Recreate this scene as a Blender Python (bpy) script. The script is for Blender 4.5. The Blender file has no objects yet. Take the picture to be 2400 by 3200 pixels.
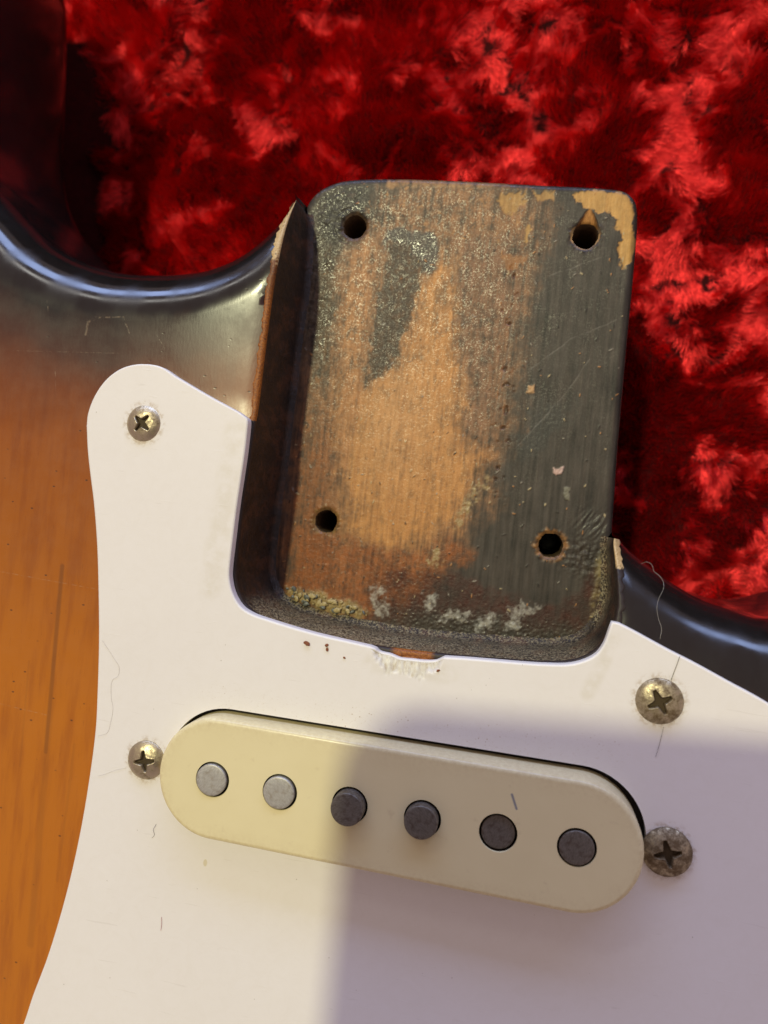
import bpy, math, random
import numpy as np
from mathutils import Matrix, Vector
from mathutils.geometry import delaunay_2d_cdt

# ------------------------------------------------------------------ camera, light, exposure
S = 0.001                       # all coordinates below are millimetres; the scene is in metres
sc = bpy.context.scene
col = sc.collection
sc.render.engine = 'CYCLES'
sc.render.resolution_x, sc.render.resolution_y = 768, 1024
sc.cycles.max_bounces = 6; sc.cycles.diffuse_bounces = 3; sc.cycles.glossy_bounces = 3
sc.cycles.sample_clamp_indirect = 4.0
vs = sc.view_settings
vs.view_transform = 'Standard'; vs.look = 'None'; vs.gamma = 1.0; vs.exposure = 0.0
vs.use_curve_mapping = False

RIGHT = Vector((0.9773, 0.1036, -0.1847)); CAM = Vector((15.05, -47.08, 111.66))
FWD = Vector((-0.1850, -0.0077, -0.9827)).normalized()
RIGHT = (RIGHT - FWD * RIGHT.dot(FWD)).normalized()
UP = RIGHT.cross(FWD)
cd = bpy.data.cameras.new('camera'); cam = bpy.data.objects.new('camera', cd); col.objects.link(cam)
m = Matrix.Identity(4)
for i in range(3):
    m[i][0] = RIGHT[i]; m[i][1] = UP[i]; m[i][2] = -FWD[i]; m[i][3] = CAM[i] * S
cam.matrix_world = m
cd.sensor_fit = 'VERTICAL'; cd.sensor_height = 24.0; cd.sensor_width = 18.0; cd.lens = 18.0
cd.clip_start = 0.002; cd.clip_end = 20.0
cd.dof.use_dof = True; cd.dof.focus_distance = 0.116; cd.dof.aperture_fstop = 14.0
sc.camera = cam

w = bpy.data.worlds.new('World'); sc.world = w; w.use_nodes = True
w.node_tree.nodes['Background'].inputs[0].default_value = (1.0, 0.765, 0.75, 1)
w.node_tree.nodes['Background'].inputs[1].default_value = 0.41

KEY = Vector((-0.212, 0.34, 1.0)).normalized()
def area(name, direction, dist, power, color, shape, sx, sy, target=(0, -50, 0)):
    l = bpy.data.lights.new(name, 'AREA'); l.energy = power; l.color = color
    l.shape = shape; l.size = sx; l.size_y = sy
    o = bpy.data.objects.new(name, l); col.objects.link(o)
    t = Vector(target) * S
    o.location = t + Vector(direction).normalized() * dist
    o.rotation_euler = (o.location - t).to_track_quat('Z', 'Y').to_euler()
    return o
area('warm_lamp', KEY, 6.0, 206.0, (1.0, 0.975, 0.60), 'DISK', 0.25, 0.25)
area('window_light', (0.0, 1.0, 0.29), 1.5, 20.0, (0.42, 0.56, 0.98), 'RECTANGLE', 2.2, 0.30)
area('edge_strip_light', (-0.55, 1.0, 0.62), 1.6, 1.5, (1.0, 0.97, 0.92), 'RECTANGLE', 0.9, 0.09)  # added lamp, no pane of its own; makes the white strip on rounded edges

random.seed(4); rng = np.random.default_rng(11)

# ------------------------------------------------------------------ numeric helpers
def smooth(a, b, x):
    t = np.clip((x - a) / (b - a), 0, 1); return t * t * (3 - 2 * t)
def _h(ix, iy, s):
    n = (ix * 374761393 + iy * 668265263 + s * 974634533) & 0x7fffffff
    n = ((n ^ (n >> 13)) * 1274126177) & 0x7fffffff
    return ((n ^ (n >> 16)) & 0xffff) / 65535.0
def vnoise(x, y, s=0):
    x = np.asarray(x, float); y = np.asarray(y, float)
    ix = np.floor(x).astype(np.int64); iy = np.floor(y).astype(np.int64)
    fx = x - ix; fy = y - iy
    ux = fx * fx * fx * (fx * (fx * 6 - 15) + 10); uy = fy * fy * fy * (fy * (fy * 6 - 15) + 10)
    def g(dx, dy):
        a = _h(ix + dx, iy + dy, s) * 2 * np.pi
        return np.cos(a) * (fx - dx) + np.sin(a) * (fy - dy)
    a = g(0, 0); b = g(1, 0); c = g(0, 1); d = g(1, 1)
    return 1.5 * ((a * (1 - ux) + b * ux) * (1 - uy) + (c * (1 - ux) + d * ux) * uy)
def fbm(x, y, s=0, o=4, g=0.5):
    v = 0; a = 1; t = 0
    for k in range(o):
        v = v + a * vnoise(x * 2 ** k, y * 2 ** k, s + 17 * k); t += a; a *= g
    return v / t * 1.4
def spline(pts, step, closed=False):
    P = np.array(pts, float); n = len(P); out = []
    for i in range(n if closed else n - 1):
        p0 = P[(i - 1) % n] if closed or i > 0 else 2 * P[0] - P[1]
        p1 = P[i]; p2 = P[(i + 1) % n]
        p3 = P[(i + 2) % n] if closed or i + 2 < n else 2 * P[-1] - P[-2]
        # centripetal Catmull-Rom
        t0 = 0; t1 = t0 + max(np.linalg.norm(p1 - p0), 1e-6) ** .5
        t2 = t1 + max(np.linalg.norm(p2 - p1), 1e-6) ** .5; t3 = t2 + max(np.linalg.norm(p3 - p2), 1e-6) ** .5
        k = max(2, int(np.linalg.norm(p2 - p1) / step) * 2)
        t = np.linspace(t1, t2, k, endpoint=False)[:, None]
        A1 = (t1 - t) / (t1 - t0) * p0 + (t - t0) / (t1 - t0) * p1
        A2 = (t2 - t) / (t2 - t1) * p1 + (t - t1) / (t2 - t1) * p2
        A3 = (t3 - t) / (t3 - t2) * p2 + (t - t2) / (t3 - t2) * p3
        B1 = (t2 - t) / (t2 - t0) * A1 + (t - t0) / (t2 - t0) * A2
        B2 = (t3 - t) / (t3 - t1) * A2 + (t - t1) / (t3 - t1) * A3
        out.append((t2 - t) / (t2 - t1) * B1 + (t - t1) / (t2 - t1) * B2)
    out = np.vstack(out)
    if not closed: out = np.vstack([out, P[-1]])
    return resample(out, step, closed)
def resample(P, step, closed=False):
    Q = np.vstack([P, P[:1]]) if closed else P
    L = np.r_[0, np.cumsum(np.linalg.norm(np.diff(Q, axis=0), axis=1))]
    n = max(3, int(round(L[-1] / step)))
    t = np.linspace(0, L[-1], n + (0 if closed else 1), endpoint=not closed)
    return np.c_[np.interp(t, L, Q[:, 0]), np.interp(t, L, Q[:, 1])]
def dist_line(P, A, closed=False):
    B = np.vstack([A, A[:1]]) if closed else A
    a = B[:-1]; d = np.diff(B, axis=0); dd = (d ** 2).sum(1) + 1e-12
    out = np.empty(len(P)); a = a.astype(np.float32); d = d.astype(np.float32); dd = dd.astype(np.float32)
    ch = max(200, int(400000 / len(a)))
    for i in range(0, len(P), ch):
        qx = P[i:i + ch, 0, None].astype(np.float32) - a[:, 0]; qy = P[i:i + ch, 1, None].astype(np.float32) - a[:, 1]
        t = np.clip((qx * d[:, 0] + qy * d[:, 1]) / dd, 0, 1)
        qx -= t * d[:, 0]; qy -= t * d[:, 1]
        out[i:i + ch] = np.sqrt((qx * qx + qy * qy).min(1))
    return out
def inside(P, A):
    x, y = P[:, 0], P[:, 1]; r = np.zeros(len(P), bool)
    x1, y1 = A[:, 0], A[:, 1]; x2, y2 = np.roll(x1, -1), np.roll(y1, -1)
    for i in range(len(A)):
        if y1[i] == y2[i]: continue
        c = (y1[i] > y) != (y2[i] > y)
        r ^= c & (x < (x2[i] - x1[i]) * (y - y1[i]) / (y2[i] - y1[i]) + x1[i])
    return r
def sdf(P, A):                      # positive inside
    P = np.asarray(P, float)
    return np.where(inside(P, A), 1, -1) * dist_line(P, A, True)
def normals2(P, closed=False):      # left normal of a polyline
    if closed: t = np.roll(P, -1, 0) - np.roll(P, 1, 0)
    else: t = np.gradient(P, axis=0)
    t = t / (np.linalg.norm(t, axis=1)[:, None] + 1e-12)
    return np.c_[-t[:, 1], t[:, 0]]

def fast(fn, bb, h, band):
    """coarse table of a distance function, exact only near its zero"""
    xs = np.arange(bb[0], bb[2] + h, h); ys = np.arange(bb[1], bb[3] + h, h)
    T = fn(np.stack(np.meshgrid(xs, ys, indexing='ij'), -1).reshape(-1, 2)).reshape(len(xs), len(ys))
    def f(q):
        u = np.clip((q[:, 0] - bb[0]) / h, 0, len(xs) - 1.001); v = np.clip((q[:, 1] - bb[1]) / h, 0, len(ys) - 1.001)
        i = u.astype(int); j = v.astype(int); a = u - i; b = v - j
        r = (T[i, j] * (1 - a) + T[i + 1, j] * a) * (1 - b) + (T[i, j + 1] * (1 - a) + T[i + 1, j + 1] * a) * b
        if band > 0:
            k = np.abs(r) < band
            if k.any(): r[k] = fn(q[k])
        return r
    return f

# ------------------------------------------------------------------ object helpers
def link(o, parent=None, **props):
    col.objects.link(o)
    if parent is not None: o.parent = parent
    for k, v in props.items(): o[k] = v
    return o
def mesh(name, V, F, mat, parent=None, smooth_=True, attrs=None, cols=None, **props):
    V = np.asarray(V, float) * S
    me = bpy.data.meshes.new(name)
    if isinstance(F, np.ndarray):
        k = F.shape[1]
        me.vertices.add(len(V)); me.vertices.foreach_set('co', V.astype(np.float32).ravel())
        me.loops.add(F.size); me.loops.foreach_set('vertex_index', F.astype(np.int32).ravel())
        me.polygons.add(len(F)); me.polygons.foreach_set('loop_start', np.arange(0, F.size, k, dtype=np.int32))
        me.update(calc_edges=True); me.validate()
    else:
        me.from_pydata(V.tolist(), [], F)
    me.polygons.foreach_set('use_smooth', np.full(len(me.polygons), smooth_))
    for k, v in (attrs or {}).items():
        a = me.attributes.new(k, 'FLOAT', 'POINT'); a.data.foreach_set('value', np.asarray(v, np.float32))
    for k, v in (cols or {}).items():
        a = me.attributes.new(k, 'FLOAT_COLOR', 'POINT')
        a.data.foreach_set('color', np.c_[v, np.ones(len(v))].astype(np.float32).ravel())
    me.materials.append(mat); me.update()
    return link(bpy.data.objects.new(name, me), parent, **props)
def empty(name, loc=(0, 0, 0), parent=None, **props):
    o = bpy.data.objects.new(name, None); o.location = Vector(loc) * S; o.empty_display_size = 0.01
    return link(o, parent, **props)
def grid_faces(nu, nv, keep=None, closed_u=False):
    idx = np.arange(nu * nv).reshape(nu, nv)
    if closed_u: idx = np.vstack([idx, idx[:1]])
    F = np.stack([idx[:-1, :-1], idx[1:, :-1], idx[1:, 1:], idx[:-1, 1:]], -1).reshape(-1, 4)
    if keep is not None: F = F[keep[F].all(1)]
    return F
def compact(V, F, *arrs):
    u, inv = np.unique(F, return_inverse=True)
    return (V[u], inv.reshape(F.shape)) + tuple(a[u] for a in arrs)
def snap_grid(bb, h, sd):
    xs = np.arange(bb[0], bb[2] + h, h); ys = np.arange(bb[1], bb[3] + h, h)
    P = np.stack(np.meshgrid(xs, ys, indexing='ij'), -1).reshape(-1, 2)
    d = sd(P)
    near = np.abs(d) < 0.75 * h
    Q = P[near]; e = h * .05
    for _ in range(2):
        d0 = sd(Q); g = np.c_[sd(Q + [e, 0]) - d0, sd(Q + [0, e]) - d0] / e
        g /= np.linalg.norm(g, axis=1)[:, None] + 1e-9
        mv = d0 < .36 * h
        Q = np.where(mv[:, None], Q - g * np.where(mv, d0, 0)[:, None], Q)
    P[near] = Q
    F = grid_faces(len(xs), len(ys), d > -.72 * h)
    P, F = compact(P, F)
    return P, F
def cdt(contours, extra, keep):
    pts = []; edges = []
    for c in contours:
        b = len(pts); pts += [Vector(p) for p in c]
        edges += [(b + i, b + (i + 1) % len(c)) for i in range(len(c))]
    pts += [Vector(p) for p in extra]
    v, e, f, *_ = delaunay_2d_cdt(pts, edges, [], 0, 1e-6)
    v = np.array([tuple(p) for p in v]); f = np.array([tuple(t) for t in f])
    c = v[f].mean(1); f = f[keep(c)]
    a = v[f]; cr = (a[:, 1, 0] - a[:, 0, 0]) * (a[:, 2, 1] - a[:, 0, 1]) - (a[:, 1, 1] - a[:, 0, 1]) * (a[:, 2, 0] - a[:, 0, 0])
    f[cr < 0] = f[cr < 0][:, ::-1]
    return compact(v, f)
def sweep(path, profile, closed=False, zfun=None):
    """profile: list of (offset to the left of the path, z)"""
    n = normals2(path, closed); rows = []
    for o, z in profile:
        q = path + n * o
        rows.append(np.c_[q, np.full(len(q), z) if zfun is None else zfun(q, o, z)])
    V = np.stack(rows, 1).reshape(-1, 3)
    return V, grid_faces(len(path), len(profile), None, closed)

# ------------------------------------------------------------------ material helper
class M:
    def __init__(s, name):
        s.m = bpy.data.materials.new(name); s.m.use_nodes = True
        s.t = s.m.node_tree; s.b = s.t.nodes['Principled BSDF']
        s._tc = None
    def n(s, typ, **kw):
        nd = s.t.nodes.new(typ)
        for k, v in kw.items():
            if k.startswith('i_'):
                key = k[2:]; key = int(key) if key.isdigit() else key.replace('_', ' ')
                s.put(nd.inputs[key], v)
            else: setattr(nd, k, v)
        return nd
    def put(s, sock, v):
        if isinstance(v, bpy.types.NodeSocket): s.t.links.new(v, sock)
        else: sock.default_value = v
    def mm(s):                      # object coordinates in millimetres
        if s._tc is None:
            tc = s.n('ShaderNodeTexCoord')
            s._tc = s.n('ShaderNodeVectorMath', operation='SCALE', i_0=tc.outputs['Object'], i_Scale=1000.0).outputs[0]
        return s._tc
    def noise(s, scale, detail=4, rough=.55, dist=0, vec=None, squash=None):
        v = vec or s.mm()
        if squash: v = s.n('ShaderNodeVectorMath', operation='MULTIPLY', i_0=v, i_1=squash).outputs[0]
        return s.n('ShaderNodeTexNoise', i_Vector=v, i_Scale=scale, i_Detail=detail, i_Roughness=rough, i_Distortion=dist).outputs[0]
    def ramp(s, fac, stops, interp='LINEAR'):
        r = s.n('ShaderNodeValToRGB', i_Fac=fac); e = r.color_ramp.elements; r.color_ramp.interpolation = interp
        while len(e) < len(stops): e.new(.5)
        for x, (p, c) in zip(e, stops):
            x.position = p; x.color = (*c, 1) if len(c) == 3 else c
        return r.outputs[0]
    def rng(s, v, a, b, c=0., d=1., smooth_=True):
        return s.n('ShaderNodeMapRange', interpolation_type='SMOOTHSTEP' if smooth_ else 'LINEAR', i_0=v, i_1=a, i_2=b, i_3=c, i_4=d).outputs[0]
    def mix(s, f, a, b, mode='MIX'):
        nd = s.n('ShaderNodeMix', data_type='RGBA', blend_type=mode); nd.clamp_factor = True
        s.put(nd.inputs[0], f); s.put(nd.inputs[6], a if not isinstance(a, tuple) else (*a[:3], 1)); s.put(nd.inputs[7], b if not isinstance(b, tuple) else (*b[:3], 1))
        return nd.outputs[2]
    def ma(s, op, a, b=0.0, c=None):
        nd = s.n('ShaderNodeMath', operation=op); s.put(nd.inputs[0], a); s.put(nd.inputs[1], b)
        if c is not None: s.put(nd.inputs[2], c)
        return nd.outputs[0]
    def attr(s, name):
        return s.n('ShaderNodeAttribute', attribute_name=name)
    def dist(s, p):
        return s.n('ShaderNodeVectorMath', operation='DISTANCE', i_0=s.mm(), i_1=p).outputs['Value']
    def seg(s, a, b, wd, z=0.0, wob=None):      # mask of a line from a to b (mm)
        a = Vector((a[0], a[1], z)); b = Vector((b[0], b[1], z)); d = b - a
        v = wob or s.mm()
        q = s.n('ShaderNodeVectorMath', operation='SUBTRACT', i_0=v, i_1=a).outputs[0]
        t = s.n('ShaderNodeVectorMath', operation='DOT_PRODUCT', i_0=q, i_1=d / d.length_squared).outputs['Value']
        t = s.n('ShaderNodeClamp', i_0=t).outputs[0]
        r = s.n('ShaderNodeVectorMath', operation='SCALE', i_0=tuple(d), i_Scale=t).outputs[0]
        ds = s.n('ShaderNodeVectorMath', operation='DISTANCE', i_0=q, i_1=r).outputs['Value']
        return s.rng(ds, wd * .3, wd, 1.0, 0.0)
    def bump(s, h, strength=.3, dist=.0001, normal=None):
        nd = s.n('ShaderNodeBump', i_Strength=strength, i_Distance=dist, i_Height=h)
        if normal is not None: s.put(nd.inputs['Normal'], normal)
        return nd.outputs[0]
    def set(s, **kw):
        for k, v in kw.items():
            sk = s.b.inputs[k.replace('_', ' ')]
            s.put(sk, (*v, 1) if isinstance(v, tuple) and sk.type == 'RGBA' else v)
        return s.m

# ------------------------------------------------------------------ outlines (mm; x across the strings, y along the neck, z up; 0 = body top)
R0 = 10.0; ZF = -16.0; ZB = -44.0
CUT = [(-28.45, 2.9), (-28.0, 1.9), (-28.1, .4), (-29.3, -2.2), (-31.9, -5.4), (-35.5, -8.5), (-40.2, -10.8), (-44.9, -11.8), (-51.8, -12.3), (-57.4, -12.1),
       (-64.8, -10.5), (-71.3, -7.75), (-76.7, -3.9), (-81.2, 0), (-86.6, 5.3), (-90.6, 12), (-92.6, 20), (-93.4, 30), (-94.6, 45), (-97, 58),
       (-103, 68), (-111, 72), (-120, 70), (-128, 62), (-137, 45), (-146, 20), (-152, -10), (-153, -45), (-149, -80), (-147, -115), (-152, -155),
       (-162, -205), (-164, -255), (-150, -302), (-112, -331), (-50, -343), (20, -343), (82, -331), (126, -300), (146, -255), (146, -212),
       (133, -168), (122, -132), (121, -100), (120, -70), (113, -42), (102, -25), (91, -20), (82, -26), (75, -37), (67, -48), (59.5, -54.7), (50.4, -57.7),
       (46, -57.1), (41.5, -56.1), (36.8, -54), (32.4, -51.3), (29.9, -49.5), (28.5, -48.0)]
HEEL = [(28.5, -48.0), (28.35, -46.3), (28.3, -44.2), (27.95, -34), (27.65, -18), (27.45, -3), (27.1, 3.9), (26.5, 6), (25.1, 7.3), (23.1, 7.75), (10, 8.2), (-4, 8.6), (-15, 8.6),
        (-21.2, 8.2), (-23.4, 7.7), (-25.6, 6.7), (-27, 5.6), (-28, 4.2), (-28.45, 2.9)]
cut = spline(CUT, .5); heel = spline(HEEL, .3)
OUT = np.vstack([resample(cut, 1.0)[:-1], resample(heel, .6)[:-1]])          # closed outline
cut_c = resample(cut, 1.0)
WALL = [(-27.75, 1.5), (-27.42, .4), (-27.05, -5), (-26.95, -11), (-27.2, -17), (-27.4, -24.3), (-27.55, -33), (-27.65, -42.3), (-28.0, -47.8), (-28.1, -52.7), (-28.1, -57.7),
        (-27.95, -60.2), (-27.4, -62), (-26.3, -63.8), (-24.3, -65.3), (-21.3, -66.4), (-15.2, -67.2), (-5.3, -67.75), (5.3, -67.55), (12, -67.2), (19.3, -66.65), (22.8, -66.0),
        (24.9, -65.0), (26.4, -63.6), (27.5, -61.8), (28.2, -59.7), (28.45, -57.4), (28.2, -54.4), (27.9, -51.6), (27.6, -49.2), (27.7, -48.3)]
wall = spline(WALL, .3)
POCK = np.vstack([resample(wall, .6), [(29.2, -46.6), (45, -40), (45, 30), (-40, 30), (-34, 6)]])
BB = (-206, -392, 186, 130)
OUT3 = resample(OUT, 3, True)
SD_OUT = fast(lambda q: sdf(q, OUT3), BB, 2.5, 0)
cut2 = resample(cut, 1.6)
SD_CUT = fast(lambda q: np.where(inside(q, OUT3), 1, -1) * dist_line(q, cut2), BB, 2.0, 0)
D_CUT = lambda q: np.abs(SD_CUT(q))
SD_POCK = fast(lambda q: sdf(q, POCK), (-50, -80, 50, 40), 1.0, 1.6)
def curl(q):                        # the top rolls down slightly towards the bass side of the pocket
    d = np.clip(-SD_POCK(q) / 20.0, 0, 1)
    return np.where((q[:, 0] < 0) & (q[:, 0] > -50), (.12 + .78 * smooth(-40, -32, q[:, 1])) * (1 - d) ** 2.2, 0)
def ztop(q):                        # height of the lacquered top with its rounded edge
    d = np.clip(dist_line(q, cut_c), 0, R0)
    d = np.where(sdf(q, OUT) < 0, 0, d)
    return -(R0 - np.sqrt(np.maximum(R0 ** 2 - (R0 - d) ** 2, 0))) - curl(q)

# ------------------------------------------------------------------ materials
def mat_body():
    k = M('sunburst_lacquer')
    e = k.attr('edge').outputs['Fac']
    n1 = k.noise(.09, 3, .5); n2 = k.noise(.5, 5, .6, squash=(1.0, .12, 1.0)); n3 = k.noise(3.0, 3, .6, squash=(1.0, .25, 1.0))
    f = k.ma('ADD', e, k.ma('MULTIPLY', k.ma('SUBTRACT', n1, .5), 7.0))
    f = k.ma('ADD', f, k.ma('MULTIPLY', k.ma('SUBTRACT', n2, .5), 2.5))
    c = k.ramp(k.rng(f, 0, 72, smooth_=False), [(0, (.010, .009, .009)), (.12, (.012, .009, .008)), (.22, (.060, .017, .008)), (.31, (.17, .040, .005)),
                                        (.42, (.28, .068, .0)), (1.0, (.46, .138, .0))])
    c = k.mix(k.rng(n2, .42, .72, 0, .6), c, (.70, .58, .5), 'MULTIPLY')
    g = k.seg((-57.3, -62), (-56.9, -92), .55); g2 = k.seg((-56.9, -84), (-56.2, -123), .9)
    g3 = k.seg((-52, -90), (-52.6, -112), .35); g4 = k.seg((-61.5, -78), (-61.2, -95), .3)
    gg = k.ma('MAXIMUM', k.ma('MAXIMUM', k.ma('MULTIPLY', g, .45), k.ma('MULTIPLY', g2, .16)), k.ma('MULTIPLY', k.ma('MAXIMUM', g3, g4), .12))
    c = k.mix(gg, c, (.10, .032, .006))
    # pores and little dark dents
    v = k.n('ShaderNodeTexVoronoi', i_Vector=k.n('ShaderNodeVectorMath', operation='MULTIPLY', i_0=k.mm(), i_1=(.55, 1, 1)).outputs[0], i_Scale=1.0)
    pore = k.ma('MULTIPLY', k.rng(v.outputs['Distance'], .08, .17, 1, 0), k.rng(k.n('ShaderNodeSeparateColor', i_0=v.outputs['Color']).outputs[0], .80, .84))
    c = k.mix(k.ma('MULTIPLY', pore, .75), c, (.03, .012, .006))
    # worn lines in the lacquer
    L = [k.seg((-70, -64.1), (-50.5, -64.95), .11), k.seg((-68, -85.4), (-57.5, -86.1), .10), k.seg((-70, -28.1), (-51, -27.3), .07),
         k.seg((-66.0, -13), (-65.4, -17.1), .12), k.seg((-65.4, -17.1), (-64.3, -21.5), .12), k.seg((-57.25, -24.7), (-57.1, -22.7), .28),
         k.seg((-57.1, -22.7), (-55.7, -21.9), .3), k.seg((-55.7, -21.9), (-51, -21.5), .2), k.seg((-51, -21.6), (-49.7, -24), .18),
         k.seg((-62, -31), (-61.6, -34), .1), k.seg((-45, -24), (-41, -29.3), .05), k.seg((-38.5, -21), (-35, -29), .05)]
    s_ = L[0]
    for x in L[1:]: s_ = k.ma('MAXIMUM', s_, x)
    s_ = k.ma('MULTIPLY', s_, k.rng(k.noise(1.2, 4, .7), .42, .66))
    c = k.mix(k.ma('MULTIPLY', s_, .26), c, (.45, .32, .20))
    tick = k.rng(k.noise(1.6, 2, .5, squash=(2.6, .22, 1)), .66, .74); c = k.mix(k.ma('MULTIPLY', tick, .30), c, (.55, .45, .38), 'MULTIPLY')
    fine = k.noise(2.2, 2, .5, 0, squash=(1.3, .35, 1)); micro = k.noise(9.0, 3, .7)
    hgt = k.ma('ADD', k.ma('MULTIPLY', fine, .6), k.ma('MULTIPLY', micro, .35))
    hgt = k.ma('SUBTRACT', hgt, k.ma('MULTIPLY', s_, 1.2)); hgt = k.ma('SUBTRACT', hgt, k.ma('MULTIPLY', pore, 1.5))
    hgt = k.ma('SUBTRACT', hgt, k.ma('MULTIPLY', gg, .8))
    nb = k.bump(k.ma('MULTIPLY', hgt, k.rng(e, 5, 12, .15, 1.0)), .10, .00012)
    haze = k.rng(k.noise(.22, 5, .65), .3, .7, .28, .38)
    # dulled by the hand on the flat, still glossy on the rounded edge
    ed = k.rng(e, 7.0, 12.5)
    ro = k.ma('ADD', k.ma('MULTIPLY', ed, k.ma('SUBTRACT', haze, k.rng(k.noise(.12, 3), .35, .65, .09, .24))), k.rng(k.noise(.12, 3), .35, .65, .09, .24))
    return k.set(Base_Color=c, Roughness=ro, Normal=nb, Specular_IOR_Level=.58, Coat_Weight=0.0)
def mat_side():
    k = M('black_lacquer_side')
    n = k.noise(.35, 5, .65); n2 = k.noise(5, 2)
    c = k.ramp(n, [(.3, (.008, .007, .007)), (.75, (.018, .010, .008))])
    return k.set(Base_Color=c, Roughness=k.rng(k.noise(.6, 4), .3, .75, .07, .22), Normal=k.bump(n2, .05, .0001), Specular_IOR_Level=.6)
def mat_rim():
    k = M('worn_pocket_edge')
    cr = k.attr('cream').outputs['Fac']
    n = k.noise(.9, 5, .6); n2 = k.noise(4, 3)
    f = k.rng(k.ma('ADD', cr, k.ma('MULTIPLY', k.ma('SUBTRACT', n, .5), 1.1)), .30, .50)
    o = k.ramp(n2, [(.3, (.13, .034, .004)), (.55, (.30, .092, .008)), (.8, (.40, .145, .014))])
    dk = k.mix(k.rng(k.attr('dark').outputs['Fac'], .2, .8), o, (.022, .013, .010))
    c = k.mix(f, dk, k.ramp(n2, [(.3, (.42, .26, .10)), (.7, (.62, .46, .24))]))
    pr = k.rng(k.noise(2.5, 2), .66, .72); c = k.mix(k.ma('MULTIPLY', pr, .7), c, (.03, .012, .006))
    return k.set(Base_Color=c, Roughness=.55, Normal=k.bump(n2, .3, .0001))
def mat_wall():
    k = M('pocket_wall_stained')
    n = k.noise(.35, 6, .65, squash=(1, 1, .6)); n2 = k.noise(1.3, 6, .7)
    c = k.ramp(n, [(.30, (.010, .007, .005)), (.5, (.026, .015, .009)), (.62, (.065, .027, .012)), (.72, (.022, .014, .010)), (.85, (.045, .034, .024))])
    st = k.rng(k.noise(1.0, 4, .6, squash=(1, .35, 1)), .62, .70)
    c = k.mix(k.ma('MULTIPLY', st, .55), c, (.10, .042, .02))
    # dust lying on the end wall
    du = k.ma('MULTIPLY', k.attr('dust').outputs['Fac'], k.rng(k.noise(3.0, 3, .8), .46, .60))
    c = k.mix(du, c, (.44, .36, .21))
    bh = k.ma('ADD', n2, k.ma('MULTIPLY', k.noise(6, 3, .7), .8))
    return k.set(Base_Color=c, Roughness=k.rng(n2, .3, .7, .35, .7), Normal=k.bump(bh, .55, .00025), Specular_IOR_Level=.45)
def mat_floor():
    k = M('pocket_floor_wood')
    c = k.attr('col').outputs['Color']; gl = k.attr('gloss').outputs['Fac']; lu = k.attr('lump').outputs['Fac']
    gr = k.noise(1.1, 5, .65, squash=(1.6, .10, 1)); fi = k.noise(5.5, 3, .7)
    c = k.mix(k.rng(gr, .3, .75, 0, .55), c, (.62, .50, .42), 'MULTIPLY')
    c = k.mix(k.rng(fi, .5, .8, 0, .5), c, (.55, .5, .45), 'MULTIPLY')
    h = k.ma('ADD', k.ma('MULTIPLY', k.noise(5.2, 1, .5), .62), k.ma('MULTIPLY', k.noise(2.6, 2, .6), .34))
    h = k.ma('MULTIPLY', h, lu); h = k.ma('ADD', h, k.ma('MULTIPLY', gr, .12))
    sand = k.noise(4.5, 1, .5, squash=(1.3, .06, 1))
    h = k.ma('ADD', h, k.ma('MULTIPLY', sand, .14))
    nb = k.bump(h, .8, .00006)
    wet = k.ma('MULTIPLY', k.rng(k.noise(3.2, 3, .7), .50, .58), k.rng(k.noise(.5, 3, .6), .35, .6, .35, 1.0))
    ro = k.ma('SUBTRACT', .50, k.ma('MULTIPLY', k.ma('MULTIPLY', gl, wet), .36))
    return k.set(Base_Color=c, Roughness=ro, Normal=nb, Specular_IOR_Level=k.ma('ADD', .30, k.ma('MULTIPLY', k.ma('MULTIPLY', gl, wet), .30)))
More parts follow.
